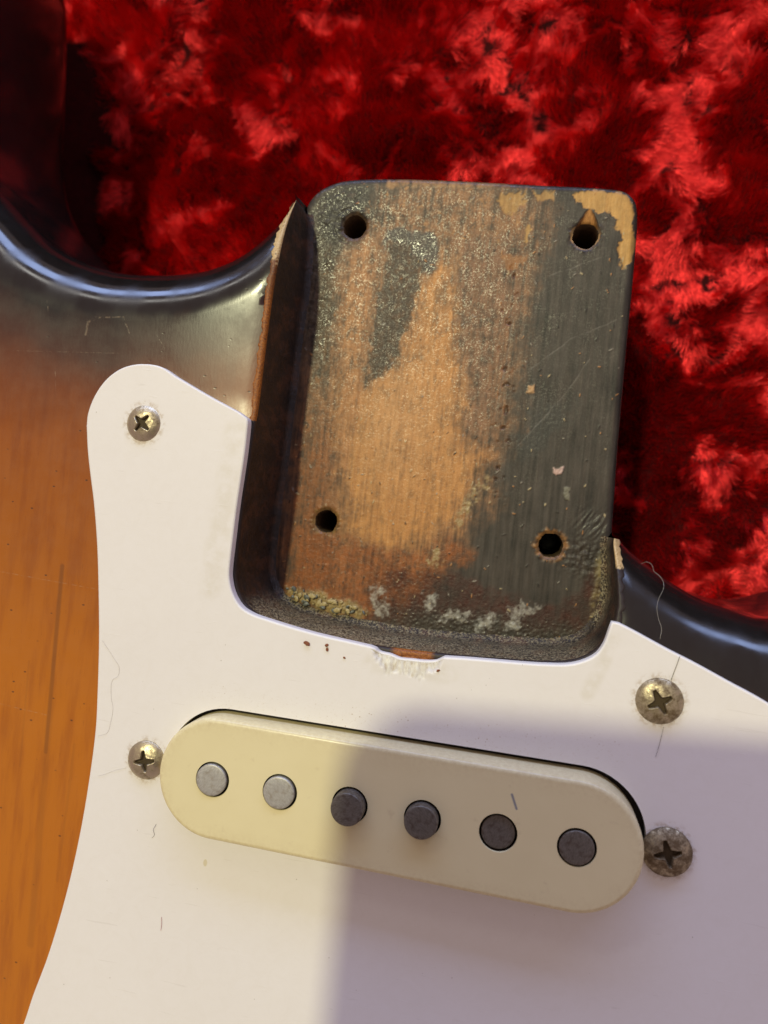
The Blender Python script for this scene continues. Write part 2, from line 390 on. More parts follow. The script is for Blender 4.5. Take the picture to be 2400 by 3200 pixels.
def mat_guard():
    k = M('white_pickguard_plastic')
    n = k.noise(.05, 3); n2 = k.noise(1.4, 6, .7); n3 = k.noise(.5, 3)
    c = k.ramp(n, [(.3, (.785, .748, .735)), (.7, (.80, .765, .755))])
    # grime along the pocket edge, round the screws and above the pickup
    y1 = k.ma('MAXIMUM', k.seg((-29.6, -38), (-31.2, -62), 2.6, 1.6), k.ma('MAXIMUM', k.seg((28.5, -62), (25.5, -70), 1.4, 1.6), k.seg((-5, -70), (6, -70), 2.0, 1.6)))
    c = k.mix(k.ma('MULTIPLY', k.ma('MULTIPLY', y1, k.rng(k.noise(.5, 4, .6), .3, .7)), .22), c, (.50, .43, .24))
    g = None
    for x, y, r in SCREWS:
        d = k.dist((x, y, 1.6)); q = k.rng(d, r + .1, r + 1.1, 1, 0)
        g = q if g is None else k.ma('MAXIMUM', g, q)
    c = k.mix(k.ma('MULTIPLY', k.ma('MULTIPLY', g, k.rng(n2, .44, .62)), .55), c, (.42, .30, .18))
    pk = k.seg((-29, -78.8), (30, -78.0), 3.2, 1.6)
    v = k.n('ShaderNodeTexVoronoi', i_Vector=k.mm(), i_Scale=1.5); 
    sp = k.ma('MULTIPLY', k.ma('MULTIPLY', k.rng(v.outputs['Distance'], .10, .20, 1, 0), k.rng(k.noise(.35, 3), .48, .62)), pk)
    c = k.mix(k.ma('MULTIPLY', sp, .6), c, (.36, .22, .12))
    c = k.mix(k.ma('MULTIPLY', k.ma('MULTIPLY', pk, k.rng(k.noise(2.6, 5, .75), .56, .70)), .28), c, (.45, .32, .20))
    # scattered dust specks
    v2 = k.n('ShaderNodeTexVoronoi', i_Vector=k.mm(), i_Scale=.42)
    sp2 = k.ma('MULTIPLY', k.rng(v2.outputs['Distance'], .022, .05, 1, 0), k.rng(k.noise(.1, 2), .42, .55))
    c = k.mix(k.ma('MULTIPLY', sp2, .55), c, (.25, .2, .15))
    st = k.rng(k.n('ShaderNodeVectorMath', operation='LENGTH', i_0=k.n('ShaderNodeVectorMath', operation='MULTIPLY', i_0=k.n('ShaderNodeVectorMath', operation='SUBTRACT', i_0=k.mm(), i_1=(-27.5, -103.7, 1.6)).outputs[0], i_1=(1.7, 1, 1)).outputs[0]).outputs['Value'], .45, .62, 1, 0)
    c = k.mix(k.ma('MULTIPLY', st, .6), c, (.60, .52, .30))
    sw = k.rng(k.noise(.35, 6, .75, 1.5), .35, .75); c = k.mix(k.ma('MULTIPLY', sw, .10), c, (.62, .56, .48))
    hl = k.rng(k.noise(.8, 3, .6, .6, squash=(.16, 2.6, 1)), .69, .715); c = k.mix(k.ma('MULTIPLY', hl, .16), c, (.45, .40, .35))
    ch = k.attr('chip').outputs['Fac']
    cc = k.ramp(k.noise(1.6, 5, .7, squash=(1, .35, 1)), [(.34, (.36, .27, .16)), (.46, (.52, .46, .37)), (.60, (.63, .60, .54))])
    c = k.mix(k.ma('MULTIPLY', ch, .8), c, cc)
    sc1 = k.noise(1.5, 2, .5, squash=(.25, 2.2, 1)); scr = k.rng(sc1, .70, .74)
    h = k.ma('ADD', k.ma('MULTIPLY', n3, .25), k.ma('MULTIPLY', scr, .2))
    h = k.ma('ADD', h, k.ma('MULTIPLY', k.ma('MULTIPLY', k.noise(1.6, 3, .5, squash=(1.2, .25, 1)), ch), .5))
    return k.set(Base_Color=c, Roughness=k.rng(n2, .3, .7, .36, .48), Normal=k.bump(h, .25, .0002), Specular_IOR_Level=.42,
)
def mat_cover():
    k = M('aged_cream_plastic')
    n = k.noise(.12, 3); n2 = k.noise(1.6, 5, .7)
    c = k.ramp(n, [(.3, (.715, .625, .375)), (.7, (.745, .655, .40))])
    dirt = k.ma('MULTIPLY', k.attr('edge').outputs['Fac'], k.rng(n2, .35, .65))
    c = k.mix(k.ma('MULTIPLY', dirt, .26), c, (.42, .29, .15))
    sm = k.ma('MULTIPLY', k.rng(k.noise(.45, 4, .6), .62, .75), .22); c = k.mix(sm, c, (.45, .34, .2))
    bl = k.seg((16.7, -84.2), (17.5, -86.0), .26, 5.6); c = k.mix(k.ma('MULTIPLY', bl, .75), c, (.10, .13, .22))
    h = k.ma('ADD', k.noise(.6, 2), k.ma('MULTIPLY', k.rng(k.noise(2, 2, .5, squash=(.2, 2.5, 1)), .68, .74), .4))
    return k.set(Base_Color=c, Roughness=.26, Normal=k.bump(h, .10, .0002), Specular_IOR_Level=.45)
def mat_steel(name, base, dirt, amt, seed):
    k = M(name)
    v = k.n('ShaderNodeVectorMath', operation='ADD', i_0=k.mm(), i_1=(seed * 7.1, seed * 3.3, 0)).outputs[0]
    n = k.noise(.9, 6, .7, vec=v); n2 = k.noise(3.2, 5, .7, vec=v)
    f = k.ma('ADD', k.rng(n, .52 - amt * .25, .85 - amt * .25), k.ma('MULTIPLY', k.attr('slot').outputs['Fac'], .85))
    f = k.ma('MULTIPLY', f, k.rng(n2, .2, .5, .6, 1.0))
    c = k.mix(f, base, dirt); c = k.mix(k.ma('MULTIPLY', k.rng(k.attr('slot').outputs['Fac'], .3, .8), .8), c, (.050, .034, .017))
    return k.set(Base_Color=c, Metallic=k.ma('SUBTRACT', 1.0, k.ma('MULTIPLY', f, .6)), Roughness=k.ma('ADD', .36, k.ma('MULTIPLY', f, .3)), Normal=k.bump(n2, .35, .0001))
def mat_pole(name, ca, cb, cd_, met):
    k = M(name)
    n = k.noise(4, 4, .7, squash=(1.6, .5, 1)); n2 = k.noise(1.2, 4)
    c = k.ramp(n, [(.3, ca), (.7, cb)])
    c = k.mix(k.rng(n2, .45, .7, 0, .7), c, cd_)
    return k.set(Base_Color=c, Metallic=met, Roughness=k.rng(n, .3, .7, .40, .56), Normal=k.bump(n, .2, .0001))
def mat_simple(name, c1, c2, scale, rough=.6, bump=.3, spec=.4):
    k = M(name); n = k.noise(scale, 5, .65)
    return k.set(Base_Color=k.ramp(n, [(.3, c1), (.7, c2)]), Roughness=rough, Normal=k.bump(n, bump, .0002), Specular_IOR_Level=spec)

SCREWS = [(-44.86, -38.2, 2.85), (-38.7, -89.8, 3.0), (35.0, -69.6, 3.15), (38.0, -89.7, 3.3)]
mb, ms, mr, mw, mf, mg, mc, mp = mat_body(), mat_side(), mat_rim(), mat_wall(), mat_floor(), mat_guard(), mat_cover(), None
mp_lit = mat_pole('lit_pole_steel', (.34, .33, .31), (.52, .50, .47), (.30, .26, .21), .5)  # lit copy of the pole steel: the key light is put into its colour
mp_shaded = mat_pole('shaded_pole_steel', (.10, .085, .072), (.20, .18, .155), (.075, .050, .035), .5)  # shaded copy of the same steel: the phone's shade is put into its colour

# ------------------------------------------------------------------ case lining (surface the guitar lies in)
def lining_z(x, y):
    base = -68 + 5.0 * fbm(x / 34, y / 34, 3, 3) + 3.6 * fbm(x / 9, y / 9, 5, 2)
    return base
def build_lining():
    xs = np.arange(-190, 171, 1.5); ys = np.arange(-380, 121, 1.5)
    P = np.stack(np.meshgrid(xs, ys, indexing='ij'), -1).reshape(-1, 2)
    d = SD_OUT(P)
    z = lining_z(P[:, 0], P[:, 1]); t = smooth(4, 26, d)
    z = z * (1 - t) + (ZB - .6) * t
    kk = M('red_plush_backing'); n = kk.noise(.6, 5, .7)
    mm_ = kk.set(Base_Color=kk.ramp(n, [(.3, (.03, .0006, .002)), (.7, (.06, .001, .003))]), Roughness=.8, Specular_IOR_Level=.2, Normal=kk.bump(n, .8, .001))
    o = mesh('case_lining', np.c_[P, z], grid_faces(len(xs), len(ys)), mm_, kind='structure', label='crushed red plush lining the open guitar case')
    for nm, (x0, y0, x1, y1) in (('case_end_wall', (-196, 112, 176, 124)), ('case_side_wall', (-202, -386, -190, 112)), ('case_side_wall', (170, -386, 182, 112))):
        b = np.array([(x, y, zz) for zz in (-70, -6) for x, y in ((x0, y0), (x1, y0), (x1, y1), (x0, y1))], float)
        b2 = b[4:].copy(); cx = b2.mean(0); b2 = cx + (b2 - cx) * [(1 - 5 / (x1 - x0)), (1 - 5 / (y1 - y0)), 1] + [0, 0, 3]
        V = np.vstack([b, b2]); F = []
        for k in (0, 4):
            for i in range(4): F.append((k + i, k + (i + 1) % 4, k + 4 + (i + 1) % 4, k + 4 + i))
        F += [(8, 9, 10, 11), (3, 2, 1, 0)]
        mesh(nm, V, F, mm_, None, False, kind='structure')
    return o
build_lining()

def build_pile(N=640000):
    P = np.c_[rng.uniform(-140, 95, N), rng.uniform(-66, 110, N)]
    # only what can be seen past the guitar's edge
    d = SD_OUT(P); P = P[d < 9]
    n = len(P); x, y = P.T
    # direction the crushed pile leans in: patches that change abruptly
    wx = x + 4 * fbm(x / 11, y / 11, 31, 2); wy = y + 4 * fbm(x / 11, y / 11, 37, 2)
    ang = 4.5 * fbm(wx / 26, wy / 26, 21, 2) + 1.1 * fbm(wx / 6, wy / 6, 23, 2) + rng.normal(0, .25, n)
    lean = .12 + 1.28 * smooth(-.20, .46, fbm(wx / 15, wy / 12, 41, 4, .6) + .34 * fbm(x / 2.2, y / 2.2, 45, 3, .65) + .55 * fbm(x / 42 + 3.3, y / 36, 47, 2) - .05) + rng.normal(0, .10, n)
    lean = np.clip(lean, .05, 1.45)
    ln = rng.uniform(2.0, 3.8, n) * (1 + .25 * fbm(x / 6, y / 6, 43, 2))
    d3 = np.c_[np.cos(ang) * np.sin(lean), np.sin(ang) * np.sin(lean), np.cos(lean)]
    z = lining_z(x, y); root = np.c_[P, z - .2]
    cs = .8; cid = np.floor(P / cs); cc = (cid + .5 + .35 * np.c_[_h(cid[:, 0].astype(np.int64), cid[:, 1].astype(np.int64), 5) * 2 - 1, _h(cid[:, 0].astype(np.int64), cid[:, 1].astype(np.int64), 6) * 2 - 1]) * cs
    pull = np.c_[(cc - P) * .35, np.zeros(n)]
    K = 4; pts = np.empty((n, K, 3))
    up = np.array([0, 0, 1.0])
    for k in range(K):
        t = k / (K - 1)
        dirk = d3 * t + up * (1 - t) * .55; 
        pts[:, k] = root + dirk * (ln * t)[:, None] + pull * t ** 1.3 + rng.normal(0, .06, (n, 3)) * t
    cv = bpy.data.hair_curves.new('plush_pile'); cv.add_curves([K] * n)
    cv.attributes['position'].data.foreach_set('vector', (pts * S).astype(np.float32).ravel())
    rad = np.tile(np.array([.040, .040, .036, .016]), n) * S
    ra = cv.attributes.get('radius') or cv.attributes.new('radius', 'FLOAT', 'POINT')
    ra.data.foreach_set('value', rad.astype(np.float32))
    mt = bpy.data.materials.new('red_plush_fibre'); mt.use_nodes = True; t = mt.node_tree
    for nd in list(t.nodes):
        if nd.type == 'BSDF_PRINCIPLED': t.nodes.remove(nd)
    h = t.nodes.new('ShaderNodeBsdfHair'); h.component = 'Reflection'
    h.inputs['Color'].default_value = (1.0, .055, .062, 1); h.inputs['RoughnessU'].default_value = .11; h.inputs['RoughnessV'].default_value = .45
    df = t.nodes.new('ShaderNodeBsdfDiffuse'); df.inputs[0].default_value = (.040, .0002, .0016, 1)
    ad = t.nodes.new('ShaderNodeAddShader'); t.links.new(h.outputs[0], ad.inputs[0]); t.links.new(df.outputs[0], ad.inputs[1])
    t.links.new(ad.outputs[0], t.nodes['Material Output'].inputs[0])
    cv.materials.append(mt)
    link(bpy.data.objects.new('plush_pile', cv), None, kind='stuff', label='crushed red plush pile of the case lining', category='plush')
build_pile()

# ------------------------------------------------------------------ the guitar
guitar = empty('guitar', (0, -150, ZB), label='sunburst electric guitar body without its neck, white pickguard and one cream pickup', category='guitar')
OFF = np.array([0, -150, ZB])
def part(name, V, F, mat, parent=None, **kw):
    """a part of the guitar; mesh data stays in millimetres of the guitar frame"""
    o = mesh(name, V, F, mat, parent or guitar, **kw)
    if (parent or guitar) is guitar: o.location = Vector(-OFF) * S
    return o

def build_body():
    sdo = SD_CUT
    sdp = lambda q: -SD_POCK(q) - .42
    # flat top
    P, F = snap_grid((-160, -345, 150, 76), 1.1, lambda q: np.minimum(sdo(q) - R0, sdp(q)))
    V = np.c_[P, -curl(P)]; E = D_CUT(P)
    # rounded edge
    pa = resample(cut, .45); nn = normals2(pa)
    cen = pa + nn * 2
    if inside(cen[200:201], OUT)[0] == False: nn = -nn
    th = np.linspace(0, math.pi / 2, 22); off = np.r_[R0 * (1 - np.cos(th)), R0 + np.arange(.5, 6.1, .5)]; zz = np.r_[-R0 * (1 - np.sin(th)), np.linspace(-.02, -.05, 12)]
    Q = (pa[:, None, :] + nn[:, None, :] * off[None, :, None])
    V2 = np.concatenate([Q, np.broadcast_to(zz[None, :, None], Q.shape[:2] + (1,))], 2).reshape(-1, 3)
    E2 = np.broadcast_to(off[None], Q.shape[:2]).ravel()
    sd2 = sdp(V2[:, :2]); near = np.abs(sd2) < .5
    q = V2[near, :2]; d0 = sdp(q); e = .02; g = np.c_[sdp(q + [e, 0]) - d0, sdp(q + [0, e]) - d0] / e
    g /= np.linalg.norm(g, axis=1)[:, None] + 1e-9
    V2[near, :2] = np.where((d0 < .22)[:, None], q - g * d0[:, None], q)
    F2 = grid_faces(len(pa), len(off), sd2 > -.42)
    if normals2(pa)[5] @ nn[5] > 0: F2 = F2[:, ::-1]
    V2, F2, E2 = compact(V2, F2, E2); V2[:, 2] -= curl(V2[:, :2])
    V = np.vstack([V, V2]); F = np.vstack([F, F2 + len(P)]); E = np.r_[E, E2]
    V[:, 2] -= .16 * smooth(1.7, .7, -SD_POCK(V[:, :2]))
    body = part('body', V, F, mb, attrs={'edge': E}, label='three-tone sunburst wooden body with worn empty neck pocket')
    # side
    full = np.vstack([resample(cut, .7)[:-1], resample(heel, .5)[:-1]])
    ish = np.r_[np.zeros(len(resample(cut, .7)) - 1), np.ones(len(resample(heel, .5)) - 1)]
    fn = normals2(full, True)
    if not inside(full[300:301] + fn[300:301] * 2, OUT)[0]: fn = -fn
    zt = np.where(ish > .5, ZF - 1.25, -R0 + .01)
    rows = []; rb = 6.0
    for t in np.linspace(0, 1, 14): rows.append(np.c_[full, zt + (ZB + rb - zt) * t])
    for a in np.linspace(0, math.pi / 2, 9)[1:]: rows.append(np.c_[full + fn * rb * (1 - np.cos(a)) * .9, np.full(len(full), ZB + rb - rb * np.sin(a))])
    Vs = np.stack(rows, 1).reshape(-1, 3); Fs = grid_faces(len(full), len(rows), None, True)
    part('side', Vs, Fs, ms, body)
    ring = rows[-1][::4]; part('back', ring, [tuple(range(len(ring)))], ms, body, smooth_=False)
    # worn edge round the pocket
    wn = normals2(wall)
    if inside(wall[100:101] + wn[100:101], POCK)[0]: wn = -wn
    prof = [(1.7, .34), (1.45, .10), (1.2, -.005), (.9, -.025), (.6, -.02), (.45, .02), (.33, .07), (.22, .15), (.12, .27), (.05, .42), (0, .62)]
    sw_ = np.arange(len(wall)) * .3; wid = np.clip(.68 + .40 * fbm(sw_ / 5, sw_ * 0, 88, 4) + .25 * fbm(sw_ / .9, sw_ * 0, 89, 2), .45, 1.25)
    wid = wid * np.where(wall[:, 0] < 0, 1 + .55 * smooth(-13, -5, wall[:, 1]), 1)
    rows = []
    for o, dz in prof:
        qq = wall + wn * (o * wid)[:, None]; zt_ = ztop(qq)
        rows.append(np.c_[qq, np.maximum(zt_ - dz, ZF)])
    Vr = np.stack(rows, 1).reshape(-1, 3)
    yy = np.repeat(wall[:, 1], len(prof)); xx = np.repeat(wall[:, 0], len(prof))
    cream = np.where(xx < 0, smooth(-14.5, -7.0, yy), smooth(-54, -50.5, yy) * .9) * (yy > -60)
    dark = np.where(yy > -36, np.where(xx > 0, 1, smooth(-24, -12, yy) * .5), 1 - np.exp(-((xx - .4) / 3.2) ** 4) * (yy < -60))
    dark = np.where((xx > 0) & (yy > -66), 1.0, dark)
    part('pocket_rim', Vr, grid_faces(len(wall), len(prof)), mr, body, attrs={'cream': cream, 'dark': dark}, label='bare worn wood along the pocket edge')
    # pocket wall
    nz = 46; rows = []; r_ = 1.3
    z0 = np.maximum(ztop(wall) - .62, ZF + .05)
    for k in range(nz):
        t = k / (nz - 1)
        z = z0 + (ZF - .12 - z0) * t
        fil = np.clip((ZF + r_ - z) / r_, 0, 1); inw = r_ * (1 - np.sqrt(np.clip(1 - fil ** 2, 0, 1)))
        s = np.arange(len(wall)) * .3
        wob = .10 * fbm(s / 3.0, z / 5.0, 61, 4) + .05 * fbm(s / .7, z / 1.0, 62, 3)
        wob = wob * smooth(0, .08, t)
        rows.append(np.c_[wall - wn * (inw + wob - .02)[:, None], z])
    Vw = np.stack(rows, 1).reshape(-1, 3)
    yw = np.repeat(wall[:, 1], nz); zw = Vw[:, 2]; xw = Vw[:, 0]
    dust = smooth(-62.5, -66, yw) * (.55 + .45 * smooth(-16, -4, zw)) * (1 - .2 * smooth(-2, 8, xw))
    dust = np.maximum(dust, .7 * smooth(26, 27.5, xw) * smooth(-8, -14, zw))
    part('pocket_wall', Vw, grid_faces(len(wall), nz), mw, body, attrs={'dust': dust}, label='dark stained wall of the neck pocket')
    return body
body = build_body()

# ---- pocket floor, with the paint, glue and bare wood that the photograph shows
HOLES = [(-19.3, 0.0, 2.0), (19.3, -.15, 2.05), (-18.95, -50.7, 1.95), (19.0, -50.65, 2.0)]
def hole_r(i, a): return HOLES[i][2] + .16 * fbm(np.cos(a) * 1.6 + i * 9, np.sin(a) * 1.6, 71, 3)
PATCH = dict(
    core=[(-17.8,-27.2),(-13.9,-27.3),(-9.9,-24.1),(-7.5,-22.2),(-7.3,-16.8),(-6.5,-8.4),(-3.2,-7.4),(-1.4,-13.1),(-0.1,-21.3),(1.3,-27.0),(0.1,-31.2),(2.9,-34.3),(4.6,-38.3),(4.6,-42.8),(2.3,-48.4),(-3.5,-52.4),(-9.3,-53.9),(-13.8,-52.2),(-16.5,-43.2)],
    brown=[(-24.2,-8.4),(-19.5,-6.5),(-13.8,4.3),(-4.7,6.6),(6.0,6.1),(10.7,3.8),(10.9,-1.9),(9.5,-8.1),(9.5,-15.8),(9.1,-23.2),(8.6,-30.6),(7.5,-38.8),(5.5,-47.3),(1.0,-56.0),(-6.8,-62.0),(-24.3,-65.0),(-24.4,-46.1),(-24.2,-28.9),(-23.8,-16.1)],
    dark=[(-13.0,-3.0),(-8.7,-3.5),(-6.7,-5.9),(-7.0,-9.3),(-7.6,-13.5),(-8.1,-16.8),(-9.6,-19.0),(-8.9,-21.1),(-10.8,-23.7),(-13.1,-26.0),(-14.5,-26.9),(-14.7,-22.7),(-13.8,-17.2),(-13.7,-12.1),(-13.6,-7.1)],
    blue=[(-14.5,-0.8),(-9.1,0.0),(-4.7,-1.3),(-4.2,-5.8),(-5.3,-7.5),(-6.7,-6.3),(-8.7,-3.7),(-13.0,-2.8),(-13.9,-4.5)],
    strip=[(-19.3,-4.3),(-15.5,-3.3),(-15.0,-12.2),(-15.2,-22.3),(-14.6,-28.2),(-15.1,-35.9),(-16.2,-42.3),(-17.8,-42.9),(-18.5,-32.7),(-18.5,-24.2),(-19.8,-16.7),(-19.7,-9.4)],
    ylw=[(16.6,6.8),(20.2,7.2),(24.5,7.0),(26.3,4.9),(26.9,.8),(26.5,-3.7),(25.4,-5.2),(24.4,-2.3),(24.9,.3),(23.5,3.6),(20.5,3.9),(17.1,5.3)],
    ylw2=[(6.1,6.9),(9.1,7),(8.6,5.1),(7.3,3.1),(5.5,3.7),(4.3,5.7)],
    ylw3=[(10.3,7),(13.3,6.7),(13.2,5.2),(11.2,5)],
    ylw4=[(9.9,1.3),(10.5,1),(10,-1.7),(9.4,-1.4)],
    oran=[(6.5,-4.1),(9.9,-3.6),(9.4,-5.9),(7.6,-7.5),(6.6,-6.8)],
    rim=[(-14.7,8.8),(6,8.6),(5.7,7.4),(-3.5,7),(-14.2,7.1)],
    red=[(-10.3,-58),(-1.6,-57),(7,-57.6),(11.4,-59.6),(19.3,-60.3),(23.5,-58),(27.5,-51.7),(28.3,-57.4),(27.5,-63.7),(20.3,-66),(8,-67.2),(-2.2,-67.7),(-9.5,-64.8)],
    white0=[(-10.3,-60.7),(-8.7,-60.1),(-7.5,-62.9),(-6.1,-64.0),(-6.8,-65.7),(-8.6,-65.1),(-9.7,-62.7)],
    white1=[(-0.5,-61.2),(1.5,-60.1),(2.8,-61.2),(1.4,-63.0),(-0.6,-64.1)],
    white2=[(1.9,-64.2),(5.1,-63.0),(7.2,-63.9),(5.3,-65.0),(1.6,-65.5)],
    white3=[(8.1,-64.6),(10.4,-62.7),(12.0,-62.9),(10.7,-65.9),(8.3,-66.7),(7.5,-65.9)],
    white4=[(13.1,-61.5),(16.9,-59.8),(18.9,-60.4),(16.0,-62.4),(16.6,-64.7),(14.3,-65.5),(12.9,-63.2)],
    grains=[(-24.5,-62.8),(-19.5,-63),(-13.9,-64.2),(-9.8,-65.2),(-10.5,-66.3),(-16.8,-66.2),(-21.5,-65),(-24.5,-64)],
    scr1=[(5.4,-42.7),(7.6,-40.1),(8.1,-41.2),(6.5,-45.5),(4.0,-49.1),(2.1,-50.1),(2.3,-48.4),(4.1,-45.3)],
    scr2=[(-0.4,-53.7),(1.5,-52.6),(2.2,-55.0),(1.1,-56.8),(-0.6,-55.8)],
    green=[(13.6,-26.3),(20.5,-22),(25.6,-29),(26.4,-44),(18,-48.6),(14.8,-38.3)],
    low=[(-24.3,-65.0),(-24.3,-54.7),(-21.0,-50.9),(-15.4,-53.7),(-3.4,-54.0),(3.9,-51.5),(6.6,-53.7),(1.2,-57.6),(-0.8,-62.1),(-6.5,-64.4),(-10.5,-67.5),(-19.4,-65.2)],
    mauve=[(-2.1,-2.4),(3.4,-0.1),(8.9,-2.0),(9.4,-10.9),(8.8,-20.7),(8.1,-29.0),(5.6,-36.1),(2.8,-33.1),(1.1,-25.0),(-0.8,-14.8)],
    greens=[(14.4,-28.1),(19.4,-26.5),(20.3,-31.6),(17.2,-35.9),(12.5,-36.3),(11.1,-34.4)],
    pale1=[(12.9,-24.9),(13.9,-24.7),(13.8,-25.9),(12.8,-26.2)],
    pink=[(18.2,-38.0),(19.8,-37.7),(19.7,-38.7),(18.7,-39.2)],
    chipR=[(20.1,-40.9),(21.1,-40.8),(21.1,-42.8),(20.1,-42.9)],
)
def build_floor(body):
    FP = np.vstack([resample(wall - 0, .5), resample(heel, .5)[1:-1]])
    SD_FP = fast(lambda q: sdf(q, FP), (-31, -71, 32, 12), .6, .5)
    def sd(q):
        d = SD_FP(q)
        for i, (hx, hy, r) in enumerate(HOLES):
            v = q - [hx, hy]; rr = np.hypot(v[:, 0], v[:, 1]); d = np.minimum(d, rr - hole_r(i, np.arctan2(v[:, 1], v[:, 0])))
        return d
    P, F = snap_grid((-29.5, -69, 30, 9.5), .16, sd)
    x, y = P.T
    w1 = np.c_[fbm(x / 5, y / 7, 1, 5, .6), fbm(x / 5, y / 7, 2, 5, .6)]
    w2 = np.c_[fbm(x / 1.6, y / 2.0, 3, 4, .6), fbm(x / 1.6, y / 2.0, 4, 4, .6)]
    def mk(name, soft=.5, a1=1.5, a2=.6): return smooth(-soft, soft, sdf(P + w1 * a1 + w2 * a2, np.array(PATCH[name])))
    grain = fbm(x / .55, y / 9, 7, 4, .6); mott = fbm(x / 3.2, y / 4.5, 8, 5, .6); mott2 = fbm(x / 1.1, y / 1.3, 9, 4, .6)
    C = np.empty((len(P), 3)); C[:] = (.050, .040, .032)
    streak = fbm(x / .7, y / 16, 14, 4, .6); C *= np.clip(1 + .45 * mott + .45 * grain + .5 * streak, .3, 2.5)[:, None]
    G = .18 + .30 * smooth(.0, .5, fbm(x / 4, y / 6, 15, 3)); LU = .10 + .12 * smooth(.0, .5, fbm(x / 4, y / 6, 15, 3)); H = .010 * fbm(x / 1.1, y / 4, 10, 3)
    def lay(mask, colr, gloss=None, dz=0, rough=0, rs=.6):
        nonlocal C, G, H
        mask = np.clip(mask, 0, 1); c = np.array(colr)
        if c.ndim == 1: c = c[None]
        C = C * (1 - mask[:, None]) + c * mask[:, None]
        if gloss is not None: G = G * (1 - mask) + gloss * mask
        if dz: H = H + dz * mask
        if rough: H = H + rough * mask * fbm(x / rs, y / rs, 12, 3, .6)
    def tone(c, a=.3, b=.2): return np.array(c) * np.clip(1 + a * grain + b * mott2 + .15 * mott, .25, 2)[:, None]
    lay(mk('greens', 1.5, 3, 1) * .7, (.040, .040, .035), .35, 0, .03, .7)
    # stain thinning towards the middle of the floor
    brown = smooth(-5.0, 4.0, sdf(P + w1 * 3 + w2 * 1.6, np.array(PATCH['brown'])))
    bm = np.clip(brown * (1.0 + .7 * mott + .4 * mott2 + .4 * grain + .6 * streak), 0, 1)
    lay(bm * .95, tone((.27, .135, .058), .45, .4), .60, -.02, .015, .5)
    mv = mk('mauve', 2.0, 2.5, 1.2); lay(mv * .65 * np.clip(.8 + .8 * mott2, 0, 1), tone((.175, .092, .055), .4, .45), .65)
    left = smooth(-15, -22, x) * smooth(-26, -42, y); lay(left * bm * .85, tone((.25, .088, .026), .4, .25), .65)
    core = smooth(-3.6, 3.4, sdf(P + w1 * 2.6 + w2 * 1.6, np.array(PATCH['core'])))
    cm = np.clip(core * (1.1 + .4 * mott + .3 * grain + .2 * mott2 + .45 * streak), 0, 1)
    lay(cm, tone((.50, .235, .072), .2, .12), .60, -.02, .012, .4)
    pale = np.exp(-(((x + 9) / 7) ** 2 + ((y + 33) / 10) ** 2)); lay(pale * cm * .6, tone((.60, .33, .14), .15, .1), .5)
    lo = mk('low', 1.6, 2.2, 1.2); lay(lo * .85 * np.clip(.85 + .6 * mott2, 0, 1), tone((.27, .082, .018), .35, .3), .6, 0, .02, .5)
    st = mk('strip', .9, 1.2, .8); lay(st * .9 * np.clip(.95 + .9 * mott2, 0, 1), tone((.44, .21, .08), .3, .2), .6)
    # dark stain specks left in the wood
    sp = smooth(.12, .55, fbm(x / 1.0, y / 2.4, 55, 4, .65)) * bm * (1 - .5 * cm); lay(sp * .6, (.040, .028, .020), .4)
    sp = smooth(.34, .60, fbm(x / 2.6, y / 3.4, 57, 4, .65)) * smooth(-20.5, -23, x) * smooth(-60, -50, y); lay(sp * .7, (.035, .028, .024), .5)
    # orange flecks of bare wood in the upper part
    sp = smooth(.42, .58, fbm(x / 1.5, y / 2.0, 59, 4, .65)) * smooth(-10, 0, y) * smooth(14, 8, x); lay(sp * .8, tone((.40, .20, .07)), .3)
    # left margin: glue over dark stain
    gm = smooth(-20.5, -23.0, x + 1.4 * w1[:, 0]) * smooth(-30, -16, y); gm = gm * np.clip(.9 + .5 * mott, 0, 1)
    lay(gm * .8, tone((.075, .060, .038), .2, 1.1), .95, .03, .10, 1.1)
    tl = smooth(6.0, 3.0, np.hypot(x + 21.5, y - 2.5) + w1[:, 0]); lay(tl * .9, tone((.040, .036, .028), .2, .8), .95, .02, .08, .9)
    lay(mk('dark', .4, 1.2, .9) * np.clip(.85 + .6 * mott2, 0, 1), tone((.066, .050, .034), .3, .7), .62, -.035, .05, .55)
    lay(mk('blue', .5, 1.2, .6) * .85, tone((.060, .060, .056), .2, .4), .85, .03, .05, .9)
    # scribed lines along the grain
    for (xa, ya, xb, yb, wd, dz, al) in ((-1.4, -9.8, .8, -27.9, .10, -.05, .55), (-8.0, -13.5, -6.9, -22.2, .10, -.04, .5), (-16.1, -13.9, -15.2, -34.6, .12, .04, .2), (7.9, -15.9, 8.2, -26.5, .10, .04, .2)):
        dl = dist_line(P + w2 * .35, np.array([(xa, ya), (xb, yb)])); q = smooth(wd * 1.6, wd * .3, dl) * np.clip(.6 + 1.2 * mott2, 0, 1)
        H += dz * q; lay(q * al, (.03, .026, .022))
    # chatter pits
    pv = _h(np.floor(x / .9).astype(np.int64), np.floor(y / 1.1).astype(np.int64), 91)
    band = np.exp(-((x - 8.6 + .04 * (y + 20)) / 1.6) ** 2) * smooth(-46, -40, y) * smooth(-4, -8, y)
    pit = smooth(.25, .55, mott2) * (pv > .55) * band; H -= .25 * pit; lay(pit * .7, (.022, .016, .012), .9)
    # bare yellow wood
    yw = np.array((.52, .295, .085)) * (1 + .18 * grain + .2 * mott2)[:, None]
    lay(mk('ylw', .18, .8, .75), yw, .15, -.07, .03, .3); lay(mk('ylw2', .3, 1.2, .9) * .85, yw * .85, .2, -.05)
